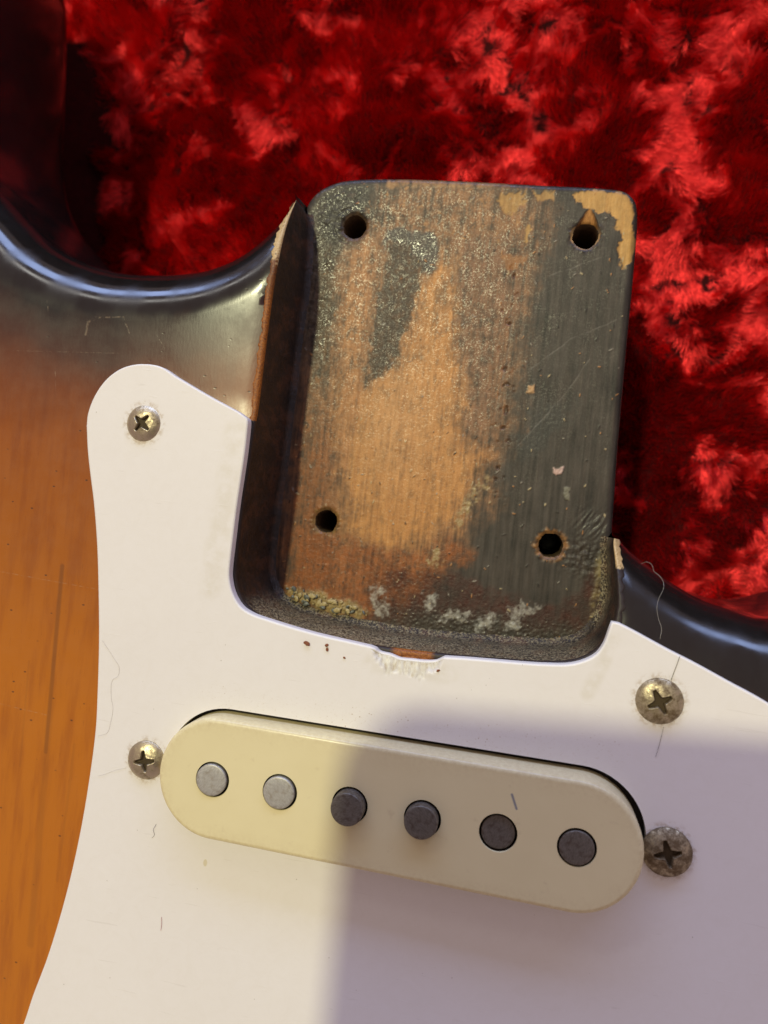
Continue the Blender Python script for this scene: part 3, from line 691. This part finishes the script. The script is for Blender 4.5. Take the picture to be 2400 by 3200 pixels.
    lay(mk('ylw3', .3, 1.0, .9) * .8, yw * .9, .2, -.05); lay(mk('ylw4', .2, .8, .6) * .8, yw, .2); lay(mk('oran', .4, 1.2, .8) * .75, np.array((.36, .16, .05)) * (1 + .2 * grain)[:, None], .3)
    lay(mk('rim', .35, .8, .6) * np.clip(.8 + 1.2 * mott2, 0, 1), np.array((.36, .20, .085)) * (1 + .25 * grain)[:, None], .3)
    # heel corner: more dark wear spots
    # lower end: red-brown stain, white residue, grime
    lay(mk('red', 1.2, 2, 1) * .85 * np.clip(.75 + .8 * mott, 0, 1), np.array((.060, .016, .010)) * (1 + .5 * mott2)[:, None], .8, 0, .05, .5)
    gr = smooth(-61.5, -66, y + .6 * w1[:, 1]) * smooth(-12, 2, x); lay(gr * .7, np.array((.045, .040, .030)) * (1 + .7 * mott2)[:, None], .8, .05, .14, .5)
    for k in range(5):
        mkw = mk('white%d' % k, .25, 1.5, 1.0) * np.clip(.55 + 1.1 * mott2, 0, 1)
        lay(mkw * .8, np.array((.40, .385, .33)) * (1 + .3 * mott2)[:, None], .3, .05, .05, .5)
    for nm in ('scr1', 'scr2'):
        lay(mk(nm, .3, 1.0, .9) * np.clip(.45 + 1.4 * mott2, 0, 1), np.array((.34, .25, .12)) * (1 + .3 * mott2)[:, None], .45, .03, .12, .35)
    lay(mk('grains', .6, 1, .6) * .8, np.array((.36, .28, .12)) * (1 + .5 * mott2)[:, None], .4, .12, .20, .5)
    rr = smooth(25.8, 27.2, x + .5 * w2[:, 0]) * smooth(-50, -53, y); lay(rr * .7 * np.clip(.6 + 1.2 * mott2, 0, 1), (.34, .27, .13), .3, .1, .15, .5)
    jag = np.exp(-(((x - 25.5) / 2.2) ** 2 + ((y + 46.5) / 1.8) ** 2)); H += .22 * jag * fbm((x - y * .6) / .5, (x + y) / 3.5, 95, 3); lay(jag * .5, (.05, .05, .045), .9)
    bl = np.exp(-(((x - 24.5) / 2.6) ** 2 + ((y + 52) / 2.6) ** 2)); H += .22 * bl * fbm(x / .8, y / .8, 96, 3)
    # long pale scratches
    for (xa, ya, xb, yb) in ((25.5, -13.5, 19, -17), (19, -17, 13, -22), (13, -22, 9, -27.5), (22, -20, 18, -27), (18, -27, 12, -35), (7.5, -36, 9.3, -14), (14, -7, 22, -3.5)):
        dl = dist_line(P + w1 * .3, np.array([(xa, ya), (xb, yb)])); q = smooth(.16, .05, dl) * np.clip(.55 + 1.2 * mott, 0, 1); lay(q * .42, (.20, .185, .16), .2); H -= .008 * q
    for nm, cl in (('pale1', (.50, .30, .14)), ('pink', (.55, .38, .33)), ('chipR', (.20, .19, .14))): lay(mk(nm, .15, .5, .5), tone(cl, .2, .4), .2, .06, .1, .3)
    # scattered flecks
    for _ in range(340):
        cx, cy = rng.uniform(-26, 27), rng.uniform(-66, 7); a = rng.uniform(0, 3.14); l, wd = rng.uniform(.08, .42), rng.uniform(.05, .13)
        b = (np.abs(x - cx) < 1) & (np.abs(y - cy) < 1); u = (x[b] - cx) * np.cos(a) + (y[b] - cy) * np.sin(a); v = -(x[b] - cx) * np.sin(a) + (y[b] - cy) * np.cos(a)
        q = smooth(1.2, .6, np.hypot(u / l, v / wd)); cl = np.array([(.45, .36, .2), (.3, .27, .22), (.02, .016, .013), (.42, .2, .07)][rng.integers(4)])
        C[b] = C[b] * (1 - q[:, None]) + cl * q[:, None]; H[b] += .06 * q
    # splintered mouths of the screw holes
    for i, (hx, hy, r) in enumerate(HOLES):
        v = P - [hx, hy]; rr = np.hypot(*v.T); a = np.arctan2(v[:, 1], v[:, 0])
        e = rr - hole_r(i, a) ; wv = (.55, .45, .8, 1.0)[i] * (1 + .9 * fbm(np.cos(a) * 2.2 + 5 * i, np.sin(a) * 2.2, 74, 3))
        q = smooth(1.0, .35, e / np.maximum(wv, .12)); lay(q * (.7, .85, .8, .9)[i] * np.clip(.7 + mott2, 0, 1), np.array([(.12, .07, .03), (.40, .24, .10), (.22, .14, .05), (.30, .15, .055)][i]) * (1 + .4 * mott2)[:, None], .4)
        H -= .35 * smooth(.5, 0, e); H += .16 * np.exp(-((e - .5) / .3) ** 2) * fbm(np.cos(a) * 4 + i, np.sin(a) * 4, 75, 2)
    tri = np.array([(17.6, .8), (18.3, 2.3), (19.25, 3.9), (19.6, 4.3), (20.2, 3.3), (20.9, 1.9), (21.1, .9), (19.3, -.2)])
    q = smooth(-.12, .12, sdf(P + w2 * .22, tri)); lay(q, np.array((.50, .25, .085)) * (1 + .55 * fbm(x / .25, y / 1.6, 97, 3))[:, None], .15); H -= q * (1.5 * smooth(4.5, 0, y) + .1)
    # pale wood ring left of the top-left hole (old washer print)
    rg = np.hypot(x + 19.9, y - .1); q = np.exp(-((rg - 3.0) / .14) ** 2) * (x < -20.2); H -= .10 * q; lay(q * .7, (.02, .018, .015))
    C = np.clip(C, .004, .75)
    LU = np.clip(np.maximum.reduce([LU, bm * .72 * (.8 + .6 * mott), cm * .66, lo * .9, gm, tl * .9, mk('dark', .3), gr * .9, bl, mk('red', 1.2) * .7]), 0, 1.1)
    dh = fast(lambda q: dist_line(q, resample(heel, .5)), (-31, -71, 32, 12), .6, 0)(P); e_ = dh < 1.6; dh[e_] = dist_line(P[e_], resample(heel, .6))
    rnd = np.clip(dh, 0, 1.25); Z = ZF - (1.25 - np.sqrt(np.maximum(1.25 ** 2 - (1.25 - rnd) ** 2, 0)))
    on = smooth(1.2, .3, dh); worn = on * smooth(24, 27, x) * smooth(-35, -31, y) * (y < -4) * np.clip(.8 + mott, 0, 1)
    C = C * (1 - (on * .55)[:, None]) + np.array((.016, .013, .014)) * (on * .55)[:, None]
    G = np.maximum(G, on * .9)
    H *= smooth(.0, .5, dh)
    part('pocket_floor', np.c_[P, Z + H], F, mf, body, attrs={'gloss': G, 'lump': LU}, cols={'col': C}, label='scarred neck pocket floor, bare tan wood and black paint')
    hm = mat_simple('raw_hole_wood', (.05, .028, .012), (.14, .08, .03), 1.2, .8, .6)
    for i, (hx, hy, r) in enumerate(HOLES):
        a = np.linspace(0, 2 * np.pi, 72, endpoint=False); rr = hole_r(i, a); rows = []
        zs = [ZF + .02 - .36, ZF - .8, ZF - 2, ZF - 4, ZF - 9, ZF - 18, ZB + .2]
        for k, z in enumerate(zs):
            f = rr * (1 if k == 0 else .985 - .004 * k) + (0 if k == 0 else .05 * fbm(np.cos(a) * 3, np.sin(a) * 3 + k, 81 + i, 2))
            rows.append(np.c_[hx + f * np.cos(a), hy + f * np.sin(a), np.full(72, z)])
        part('screw_hole', np.stack(rows, 1).reshape(-1, 3), grid_faces(72, len(zs), None, True)[:, ::-1], hm, body)
    # grains of hardened glue heaped in the corner of the pocket
    gmats = [mat_simple('pale_glue', (.34, .25, .10), (.58, .47, .25), 1.4, .45, .5, .4), mat_simple('grey_glue', (.07, .075, .07), (.2, .2, .17), .9, .35, .2, .5)]
    import bmesh
    bases = []
    for gm_ in gmats * 2:
        bm = bmesh.new(); bmesh.ops.create_icosphere(bm, subdivisions=2, radius=S)
        for v in bm.verts: v.co *= 1 + .32 * random.uniform(-1, 1)
        me = bpy.data.meshes.new('glue_grain'); bm.to_mesh(me); bm.free(); me.materials.append(gm_)
        me.polygons.foreach_set('use_smooth', np.ones(len(me.polygons), bool)); bases.append(me)
    k = 0
    gp = np.array(PATCH['grains'])
    while k < 64:
        px, py = rng.uniform(-24.5, -10), rng.uniform(-66.3, -62.6)
        if not inside(np.array([[px, py]]), gp)[0]: continue
        sz = (.16 + .55 * rng.random() ** 1.8) * (1.0 if px < -15 else .75)
        o = bpy.data.objects.new('glue_grain', bases[(0 if rng.random() < .74 else 1) + 2 * int(rng.integers(2))]); link(o, body)
        o.location = Vector((px, py, ZF + .12 + sz * .35 + rng.uniform(0, .25))) * S
        o.rotation_euler = (rng.uniform(-.3, .3), rng.uniform(-.3, .3), rng.uniform(0, 6.28)); o.scale = (sz, sz * rng.uniform(.55, .8), sz * rng.uniform(.35, .6)); k += 1
build_floor(body)

# ---- screws
def screw(name, parent, x, y, z, r, rot, amt, seed, tilt=(0, 0), label=None):
    mt = mat_steel('tarnished_nickel', (.54, .46, .32), (.13, .085, .042), amt, seed)
    nr, na = 40, 120
    rr = np.r_[np.linspace(0.0, 1, nr) ** .9]; a = np.linspace(0, 2 * np.pi, na, endpoint=False)
    Rr, A = np.meshgrid(rr, a, indexing='ij'); X = Rr * np.cos(A); Y = Rr * np.sin(A)
    Z = .50 * r * np.sqrt(np.clip(1 - (Rr * .93) ** 2, 0, 1)) - .50 * r * math.sqrt(1 - .93 ** 2)
    u = X * math.cos(rot) + Y * math.sin(rot); v = -X * math.sin(rot) + Y * math.cos(rot)
    def arm(p, q):
        wd = .21 - .24 * np.abs(p); return np.maximum(np.abs(q) - wd, np.abs(p) - .56)
    d = np.minimum(arm(u, v), arm(v, u)); d = np.minimum(d, (np.hypot(u, v) - .22))
    d = d + .018 * fbm(X * 4 + seed, Y * 4, 33 + seed, 3)
    depth = smooth(.02, -.10, d); core = np.clip(1 - np.hypot(u, v) / .62, 0, 1)
    Z = Z - r * depth * (.16 + .34 * core) + r * .02 * np.exp(-(d / .03) ** 2) + r * .012 * fbm(X * 3, Y * 3, 50 + seed, 4)
    Z = np.where(Rr < .8, np.maximum(Z, .12), Z)
    V = np.stack([X * r, Y * r, Z], -1).reshape(-1, 3); slot = depth.ravel()
    # rim below the dome
    ex = np.c_[np.cos(a) * r * 1.0, np.sin(a) * r, np.full(na, -.35)]; ex2 = np.c_[np.cos(a) * r * .8, np.sin(a) * r * .8, np.full(na, -1.2)]
    V = np.vstack([V, ex, ex2]); slot = np.r_[slot, np.full(na, .5), np.full(na, .9)]
    F = grid_faces(nr + 2, na); idx = np.arange((nr + 2) * na).reshape(nr + 2, na)
    wrap = np.stack([idx[:-1, -1], idx[1:, -1], idx[1:, 0], idx[:-1, 0]], -1); F = np.vstack([F, wrap])
    o = mesh(name, V, F, mt, parent, attrs={'slot': slot})
    o.location = Vector((x, y, z)) * S; o.rotation_euler = (tilt[0], tilt[1], 0)
    if label: o['label'] = label
    return o

# ---- pickguard
GUARD = [(-54.61, -39.41), (-54.61, -37.59), (-54.06, -35.37), (-53.07, -33.28), (-51.68, -31.46), (-49.67, -29.94), (-47.76, -29.23), (-46.06, -28.97), (-43.9, -29.02), (-42.52, -29.37), (-40.44, -30.47)]
GUARD1 = [(-40.44, -30.47), (-34.82, -33.01), (-29.73, -35.1), (-28.45, -35.68)]
GUARD2 = [(-28.1, -36.0), (-27.95, -36.5), (-27.91, -38.12), (-27.94, -41.28), (-28.34, -49.74), (-28.43, -54.18), (-28.49, -58.57), (-28.42, -59.98), (-27.84, -62.0), (-26.84, -63.66), (-25.81, -64.62), (-23.99, -65.36), (-20.89, -65.95), (-14.86, -66.85), (-5.09, -67.72)]
NOTCH = [(-4.9, -67.85), (-4.3, -68.3), (-2.6, -68.5), (-1.2, -68.85), (.6, -68.8), (2.4, -68.75), (4.1, -68.45), (4.9, -67.95), (5.31, -67.72)]
GUARD3 = [(5.31, -67.72), (8.1, -67.5), (19.27, -66.8), (22.77, -66.29), (24.81, -65.44), (26.13, -64.42), (27.0, -62.84), (27.48, -60.85), (27.67, -60.0)]
GUARD4 = [(27.78, -59.72), (28.1, -59.62), (35.98, -62.68), (38.98, -63.80), (43.93, -65.86), (48.69, -67.85), (58, -73), (67, -82), (74, -95), (78, -110), (79, -130), (76, -150), (70, -168)]
GUARD5 = [(-70, -172), (-62, -155), (-57.6, -143), (-55.05, -134.74), (-53.98, -130.17), (-51.98, -122.96), (-49.95, -112.77), (-48.75, -103.78), (-48.07, -94.97), (-47.82, -86.43), (-48.12, -81.0), (-48.77, -72.88), (-49.62, -65.73), (-50.8, -57.54), (-52.12, -50.92), (-52.91, -47.81), (-53.95, -43.41), (-54.61, -39.41)]
PUC = (-.3, -89.7); PUL, PUW = 69.6, 17.9
def stadium(cx, cy, L, W, n=40):
    r = W / 2; h = L / 2 - r
    a = np.linspace(-np.pi / 2, np.pi / 2, n)
    R = np.c_[cx + h + r * np.cos(a), cy + r * np.sin(a)]; Lf = np.c_[cx - h - r * np.cos(a), cy - r * np.sin(a)]
    return np.vstack([R, Lf])
def build_guard():
    t = 1.6
    c = np.vstack([spline(GUARD, .5)[:-1], spline(GUARD1, 1.2)[:-1], spline(GUARD2, .6)[:-1], spline(NOTCH, .35)[:-1], spline(GUARD3, .6)[:-1], spline(GUARD4, 1.0), spline(GUARD5, 1.0)[:-1]])
    n = normals2(c, True)
    if inside(c[40:41] + n[40:41] * .5, c)[0]: n = -n
    hole = stadium(PUC[0] + .30, PUC[1] + .22, PUL + 1.0, PUW + 1.1, 30)
    inner = c - n * .28
    P = np.stack(np.meshgrid(np.arange(-8, 9, .22), np.arange(-75, -67, .22), indexing='ij'), -1).reshape(-1, 2); P = P + rng.uniform(-.05, .05, P.shape)
    P = P[sdf(P, inner) > .12]
    ex = np.stack(np.meshgrid(np.arange(-80, 80, 6), np.arange(-170, -28, 6), indexing='ij'), -1).reshape(-1, 2) + rng.uniform(-.6, .6, (27 * 24, 2))
    ex = ex[(sdf(ex, inner) > 2) & (sdf(ex, hole) < -1.5) & ~((np.abs(ex[:, 0]) < 10) & (ex[:, 1] > -77) & (ex[:, 1] < -65))]
    v, f = cdt([inner, hole], np.vstack([P, ex]), lambda q: (sdf(q, inner) > 0) & (sdf(q, hole) < 0))
    x, y = v.T
    cp = np.array([(-5.2, -67.2), (-4.6, -69.4), (-3.6, -70.6), (-2.2, -71.6), (-.8, -70.8), (.6, -71.4), (2.0, -71.9), (3.0, -70.6), (4.4, -69.6), (5.6, -67.2)])
    chip = smooth(-.15, .5, sdf(v + np.c_[fbm(x / .7, y / 2.5, 5, 3), fbm(x / .7, y / 2.5, 6, 3)] * .55, cp))
    z = t - chip * (.08 + .55 * smooth(-71.5, -68.3, y)) + chip * .10 * fbm(x / .7, y / 3.0, 9, 4)
    V = [np.c_[v, z]]; F = [tuple(q) for q in f.tolist()]; A = [chip]
    def strip(rows, flip=False, a=0.):
        b = sum(len(q) for q in V); m_ = len(rows[0]); R = np.stack(rows, 1).reshape(-1, 3); V.append(R); A.append(np.full(len(R), a))
        q = grid_faces(m_, len(rows), None, True) + b
        F.extend(tuple(s) for s in (q[:, ::-1] if flip else q).tolist())
    ci = smooth(-.15, .5, sdf(inner, cp)); zi = t - ci * (.12 + .55 * smooth(-72.5, -68.3, inner[:, 1]))
    strip([np.c_[inner, zi], np.c_[c - n * .12, zi - .05], np.c_[c - n * .03, zi - .16], np.c_[c, zi - .32], np.c_[c, np.full(len(c), .02)]], True)
    hn = normals2(hole, True); hn = hn if not inside(hole[:1] + hn[:1], hole)[0] else -hn
    strip([np.c_[hole, np.full(len(hole), t)], np.c_[hole, np.full(len(hole), .02)]], False)
    g = part('pickguard', np.vstack(V), F, mg, attrs={'chip': np.concatenate(A)}, label='white single-layer plastic pickguard, chipped at the pocket edge')
    return g
guard = build_guard()
screw('screw', guard, *SCREWS[0][:2], 1.55, SCREWS[0][2], .9, .35, 1, (0, 0), 'tarnished cross-head screw in the tip of the pickguard')
screw('screw', guard, *SCREWS[2][:2], 1.75, SCREWS[2][2], .55, .75, 3, (.02, -.05), 'dirty cross-head screw below the pocket corner')

# ---- dark cavity under the pickup
def build_pickup():
    pu = empty('pickup', (0, 0, 0), guitar, label='cream single-coil pickup with six magnet poles'); pu.location = Vector(-OFF) * S
    tilt = lambda q: .018 * (q[:, 0] - PUC[0])
    zt = 5.35
    oc = stadium(*PUC, PUL, PUW, 48)
    n = normals2(oc, True)
    if inside(oc[:1] + n[:1] * .3, oc)[0]: n = -n
    r = .7
    inner = oc - n * r
    holes = []; a = np.linspace(0, 2 * np.pi, 56, endpoint=False)
    px = [PUC[0] - 26.15 + 10.46 * i for i in range(6)]
    for x in px: holes.append(np.c_[x + 2.62 * np.cos(a), PUC[1] + 2.62 * np.sin(a)])
    ex = np.stack(np.meshgrid(np.arange(-36, 37, 2.0), np.arange(-100, -80, 2.0), indexing='ij'), -1).reshape(-1, 2) + rng.uniform(-.2, .2, (37 * 10, 2))
    ok = sdf(ex, inner) > .6
    for h in holes: ok &= sdf(ex, h) < -.6
    kp = lambda q: (sdf(q, inner) > 0) & np.all([sdf(q, h) < 0 for h in holes], axis=0)
    v, f = cdt([inner] + holes, ex[ok], kp)
    z = zt + tilt(v); V = [np.c_[v, z]]; F = [tuple(q) for q in f.tolist()]; A = [smooth(1.3, .0, dist_line(v, inner, True)) * .6]
    def strip(rows, flip, a_):
        b = sum(len(q) for q in V); m_ = len(rows[0]); R = np.stack(rows, 1).reshape(-1, 3); V.append(R); A.append(np.full(len(R), a_))
        q = grid_faces(m_, len(rows), None, True) + b; F.extend(tuple(s) for s in (q[:, ::-1] if flip else q).tolist())
    rows = [np.c_[inner + n * r * math.sin(t), zt + tilt(inner) - r * (1 - math.cos(t))] for t in np.linspace(0, math.pi / 2, 9)]
    rows.append(np.c_[oc, np.full(len(oc), -6.0)]); strip(rows, True, 1.0)
    for h in holes:
        hn = normals2(h, True); hn = hn if not inside(h[:1] + hn[:1] * .2, h)[0] else -hn
        strip([np.c_[h, zt + tilt(h)], np.c_[h - hn * .03, zt + tilt(h) - .08], np.c_[h - hn * .03, zt + tilt(h) - .3]], False, .9)
    mesh('cover', np.vstack(V), F, mc, pu, attrs={'edge': np.concatenate(A)}, label='aged cream plastic pickup cover with rounded ends')
    dk = mat_simple('dark_bobbin', (.02, .012, .008), (.06, .03, .015), 2, .7)
    for h in holes: mesh('pole_hole', np.stack([np.c_[h, zt + tilt(h) - .28], np.c_[h, np.full(len(h), 1.5)]], 1).reshape(-1, 3), grid_faces(len(h), 2, None, True), dk, pu)
    bob = stadium(*PUC, PUL - 3, PUW - 3, 30); mesh('bobbin', np.c_[bob, np.full(len(bob), 2.2)], [tuple(range(len(bob)))], dk, pu, False)
    up = [.25, .35, 1.75, 1.45, -.35, .10]; offx = [-.12, -.10, -.04, -.04, 0, 0]
    for i in range(6):
        zc = zt + .018 * (px[i] - PUC[0]) + up[i]; R = 2.34; aa = np.linspace(0, 2 * np.pi, 64, endpoint=False)
        prof = [(0.001, 0), (.5, 0), (.9, 0), (.955, -.03), (.985, -.09), (1.0, -.2), (1.0, -5)]
        rows = [np.c_[R * p * np.cos(aa), R * p * np.sin(aa), np.full(64, z_)] for p, z_ in prof]
        o = mesh('pole_piece', np.stack(rows, 1).reshape(-1, 3), grid_faces(64, len(prof), None, True)[:, ::-1], mp_lit if i < 2 else mp_shaded, pu, label='pole piece with painted-in lit tone and a scuffed top' if i < 2 else 'pole piece with painted-in shade')
        o.location = Vector((px[i] + offx[i], PUC[1] - .05, zc)) * S; o.rotation_euler = (rng.uniform(-.015, .015), rng.uniform(-.015, .015), rng.uniform(0, 6))
    screw('screw', pu, *SCREWS[1][:2], 1.75, SCREWS[1][2], .2, .35, 5, (.02, .03), 'shiny cross-head screw at the left end of the pickup')
    screw('screw', pu, *SCREWS[3][:2], 1.95, SCREWS[3][2], .3, 1.0, 7, (-.02, -.02), 'dark corroded cross-head screw at the right end of the pickup')
build_pickup()
cavm = mat_simple('dark_cavity', (.008, .006, .005), (.02, .014, .01), .5, .9)
cv_ = stadium(PUC[0], PUC[1], PUL + 6, PUW + 6, 20); part('pickup_cavity', np.c_[cv_, np.full(len(cv_), .06)], [tuple(range(len(cv_)))], cavm, body, smooth_=False)

# ------------------------------------------------------------------ loose things lying on the guitar
def strand(name, pts, rad, mat, label, cat, group=None):
    P = np.array(pts, float); xy = spline(P[:, :2], .35); zz = np.interp(np.linspace(0, 1, len(xy)), np.linspace(0, 1, len(P)), P[:, 2])
    c = np.c_[xy, zz + .05 + .04 * np.sin(np.arange(len(xy)) * .8)]; n = normals2(xy); rows = []
    for k in range(5):
        a = 2 * np.pi * k / 5; rows.append(c + np.c_[n * math.cos(a) * rad, np.full(len(c), math.sin(a) * rad)])
    V = np.stack(rows, 1).reshape(-1, 3); nn_ = len(c); idx = np.arange(nn_ * 5).reshape(nn_, 5)
    F = np.stack([idx[:-1], idx[1:], np.roll(idx, -1, 1)[1:], np.roll(idx, -1, 1)[:-1]], -1).reshape(-1, 4)
    pr = dict(label=label, category=cat)
    if group: pr['group'] = group
    mesh(name, V, F, mat, None, **pr)
hb = mat_simple('dark_hair', (.05, .035, .025), (.12, .08, .05), 1, .5, .1)
hg = mat_simple('pale_lint', (.50, .45, .38), (.62, .57, .5), 1, .7, .1)
Z1 = 1.62
strand('lint_strand', [(31.9, -51.6, -6.4), (32.6, -51.2, -5.6), (33.3, -51.6, -4.9), (33.5, -52.4, -4.3), (34.2, -52.9, -3.7), (34.8, -53.7, -3.0), (34.8, -54.7, -2.2), (34.2, -55.9, -1.5), (33.9, -57.2, -.9), (34.1, -58.6, -.5), (34.6, -59.9, -.1), (34.5, -61.4, .0)], .015, hg, 'pale curly lint strand hanging over the black cutaway edge', 'lint')
strand('hair', [(37.0, -63.2, Z1), (36.6, -65, Z1), (36.2, -66.6, Z1)], .04, hb, 'short dark hair above the screw below the pocket corner', 'hair')
strand('hair', [(35.9, -73, Z1), (35.65, -75.2, Z1), (35.3, -77.2, Z1)], .022, hb, 'fine dark hair trailing below the screw near the pocket corner', 'hair')
strand('lint_strand', [(-48.1, -72.5, Z1), (-46.1, -74.7, Z1), (-44.8, -76.3, Z1), (-44.8, -77.6, Z1), (-45.7, -78.4, Z1), (-45.6, -81.2, Z1), (-45.15, -82.6, Z1), (-45.3, -85.1, Z1), (-45.7, -86.7, Z1), (-47.2, -87.4, Z1)], .016, hg, 'long wavy lint strand on the left edge of the pickguard', 'lint')
strand('lint_strand', [(-46.5, -93.6, Z1), (-44.7, -92.8, Z1), (-43.7, -92.2, Z1), (-41.9, -91.6, Z1)], .016, hg, 'short pale lint strand left of the shiny pickup screw', 'lint')
strand('fibre', [(-33.6, -113.2, Z1), (-33.45, -114.2, Z1), (-33.5, -115.3, Z1)], .025, mat_simple('red_fibre', (.3, .01, .02), (.4, .02, .03), 1, .7), 'tiny red fibre on the white pickguard below the pickup', 'fibre')
strand('hair', [(-36, -99.3, Z1), (-36.4, -100.3, Z1), (-36.1, -101, Z1), (-36.5, -101.5, Z1)], .022, hb, 'tiny dark curled hair below the shiny pickup screw', 'hair')
cm_ = mat_simple('rust_crumb', (.16, .05, .02), (.30, .11, .05), 2, .8, .5)
import bmesh
for i, (x, y, s_) in enumerate([(-15.2, -68.5, .38), (-12.1, -68.35, .26), (-12.0, -68.95, .24), (-9.3, -69.85, .17), (4.6, -69.75, .2)]):
    bm = bmesh.new(); bmesh.ops.create_icosphere(bm, subdivisions=2, radius=s_ * S)
    for v in bm.verts: v.co *= 1 + .3 * random.uniform(-1, 1)
    me = bpy.data.meshes.new('wood_crumb'); bm.to_mesh(me); bm.free(); me.materials.append(cm_)
    o = bpy.data.objects.new('wood_crumb', me); o.location = Vector((x, y, Z1 + s_ * .3)) * S; o.scale = (1.25, .8, .55); o.rotation_euler = (0, 0, -.4 + i)
    link(o, None, category='crumb', group='crumbs on the pickguard', label=['largest rust-brown crumb left of the pickguard chip', 'upper of two stacked brown crumbs on the pickguard', 'lower of two stacked brown crumbs on the pickguard', 'tiny brown crumb just left of the pickguard chip', 'tiny brown crumb at the right foot of the pickguard chip'][i])

# ------------------------------------------------------------------ the phone the picture is taken with (out of frame; it shades the lower right)
def build_phone():
    L_, W_, T_, r = 146.0, 71.0, 8.0, 11.0
    ring = []
    for cx, cy, a0 in ((W_ / 2 - r, L_ / 2 - r, 0), (-W_ / 2 + r, L_ / 2 - r, 90), (-W_ / 2 + r, -L_ / 2 + r, 180), (W_ / 2 - r, -L_ / 2 + r, 270)):
        for k in range(9):
            a = math.radians(a0 + 90 * k / 8); ring.append((cx + r * math.cos(a), cy + r * math.sin(a)))
    ring = np.array(ring); n = len(ring); V = []
    for z, s_ in ((-T_ / 2, .98), (-T_ / 2 + .6, 1), (T_ / 2 - .6, 1), (T_ / 2, .98)): V.append(np.c_[ring * s_, np.full(n, z)])
    V = np.vstack(V); F = [tuple(range(n))[::-1], tuple(range(3 * n, 4 * n))]
    for k in range(3): F += [(k * n + i, k * n + (i + 1) % n, (k + 1) * n + (i + 1) % n, (k + 1) * n + i) for i in range(n)]
    ph = empty('phone', label='dark phone held above the guitar to take the picture', category='phone')
    mesh('phone_body', V, F, mat_simple('phone_glass', (.012, .012, .014), (.02, .02, .022), .1, .25, .02), ph, False)
    # the lens sits near the upper right corner of the phone as its user sees it; the body lies just behind the lens
    ctr = CAM - FWD * 6.5 + RIGHT * PHX + UP * PHY
    mw_ = Matrix.Identity(4)
    for i in range(3): mw_[i][0] = RIGHT[i]; mw_[i][1] = UP[i]; mw_[i][2] = -FWD[i]; mw_[i][3] = ctr[i] * S
    ph.matrix_world = mw_ @ Matrix.Rotation(math.radians(-6), 4, 'Z')
PHX, PHY = -19.8, -58.2
build_phone()
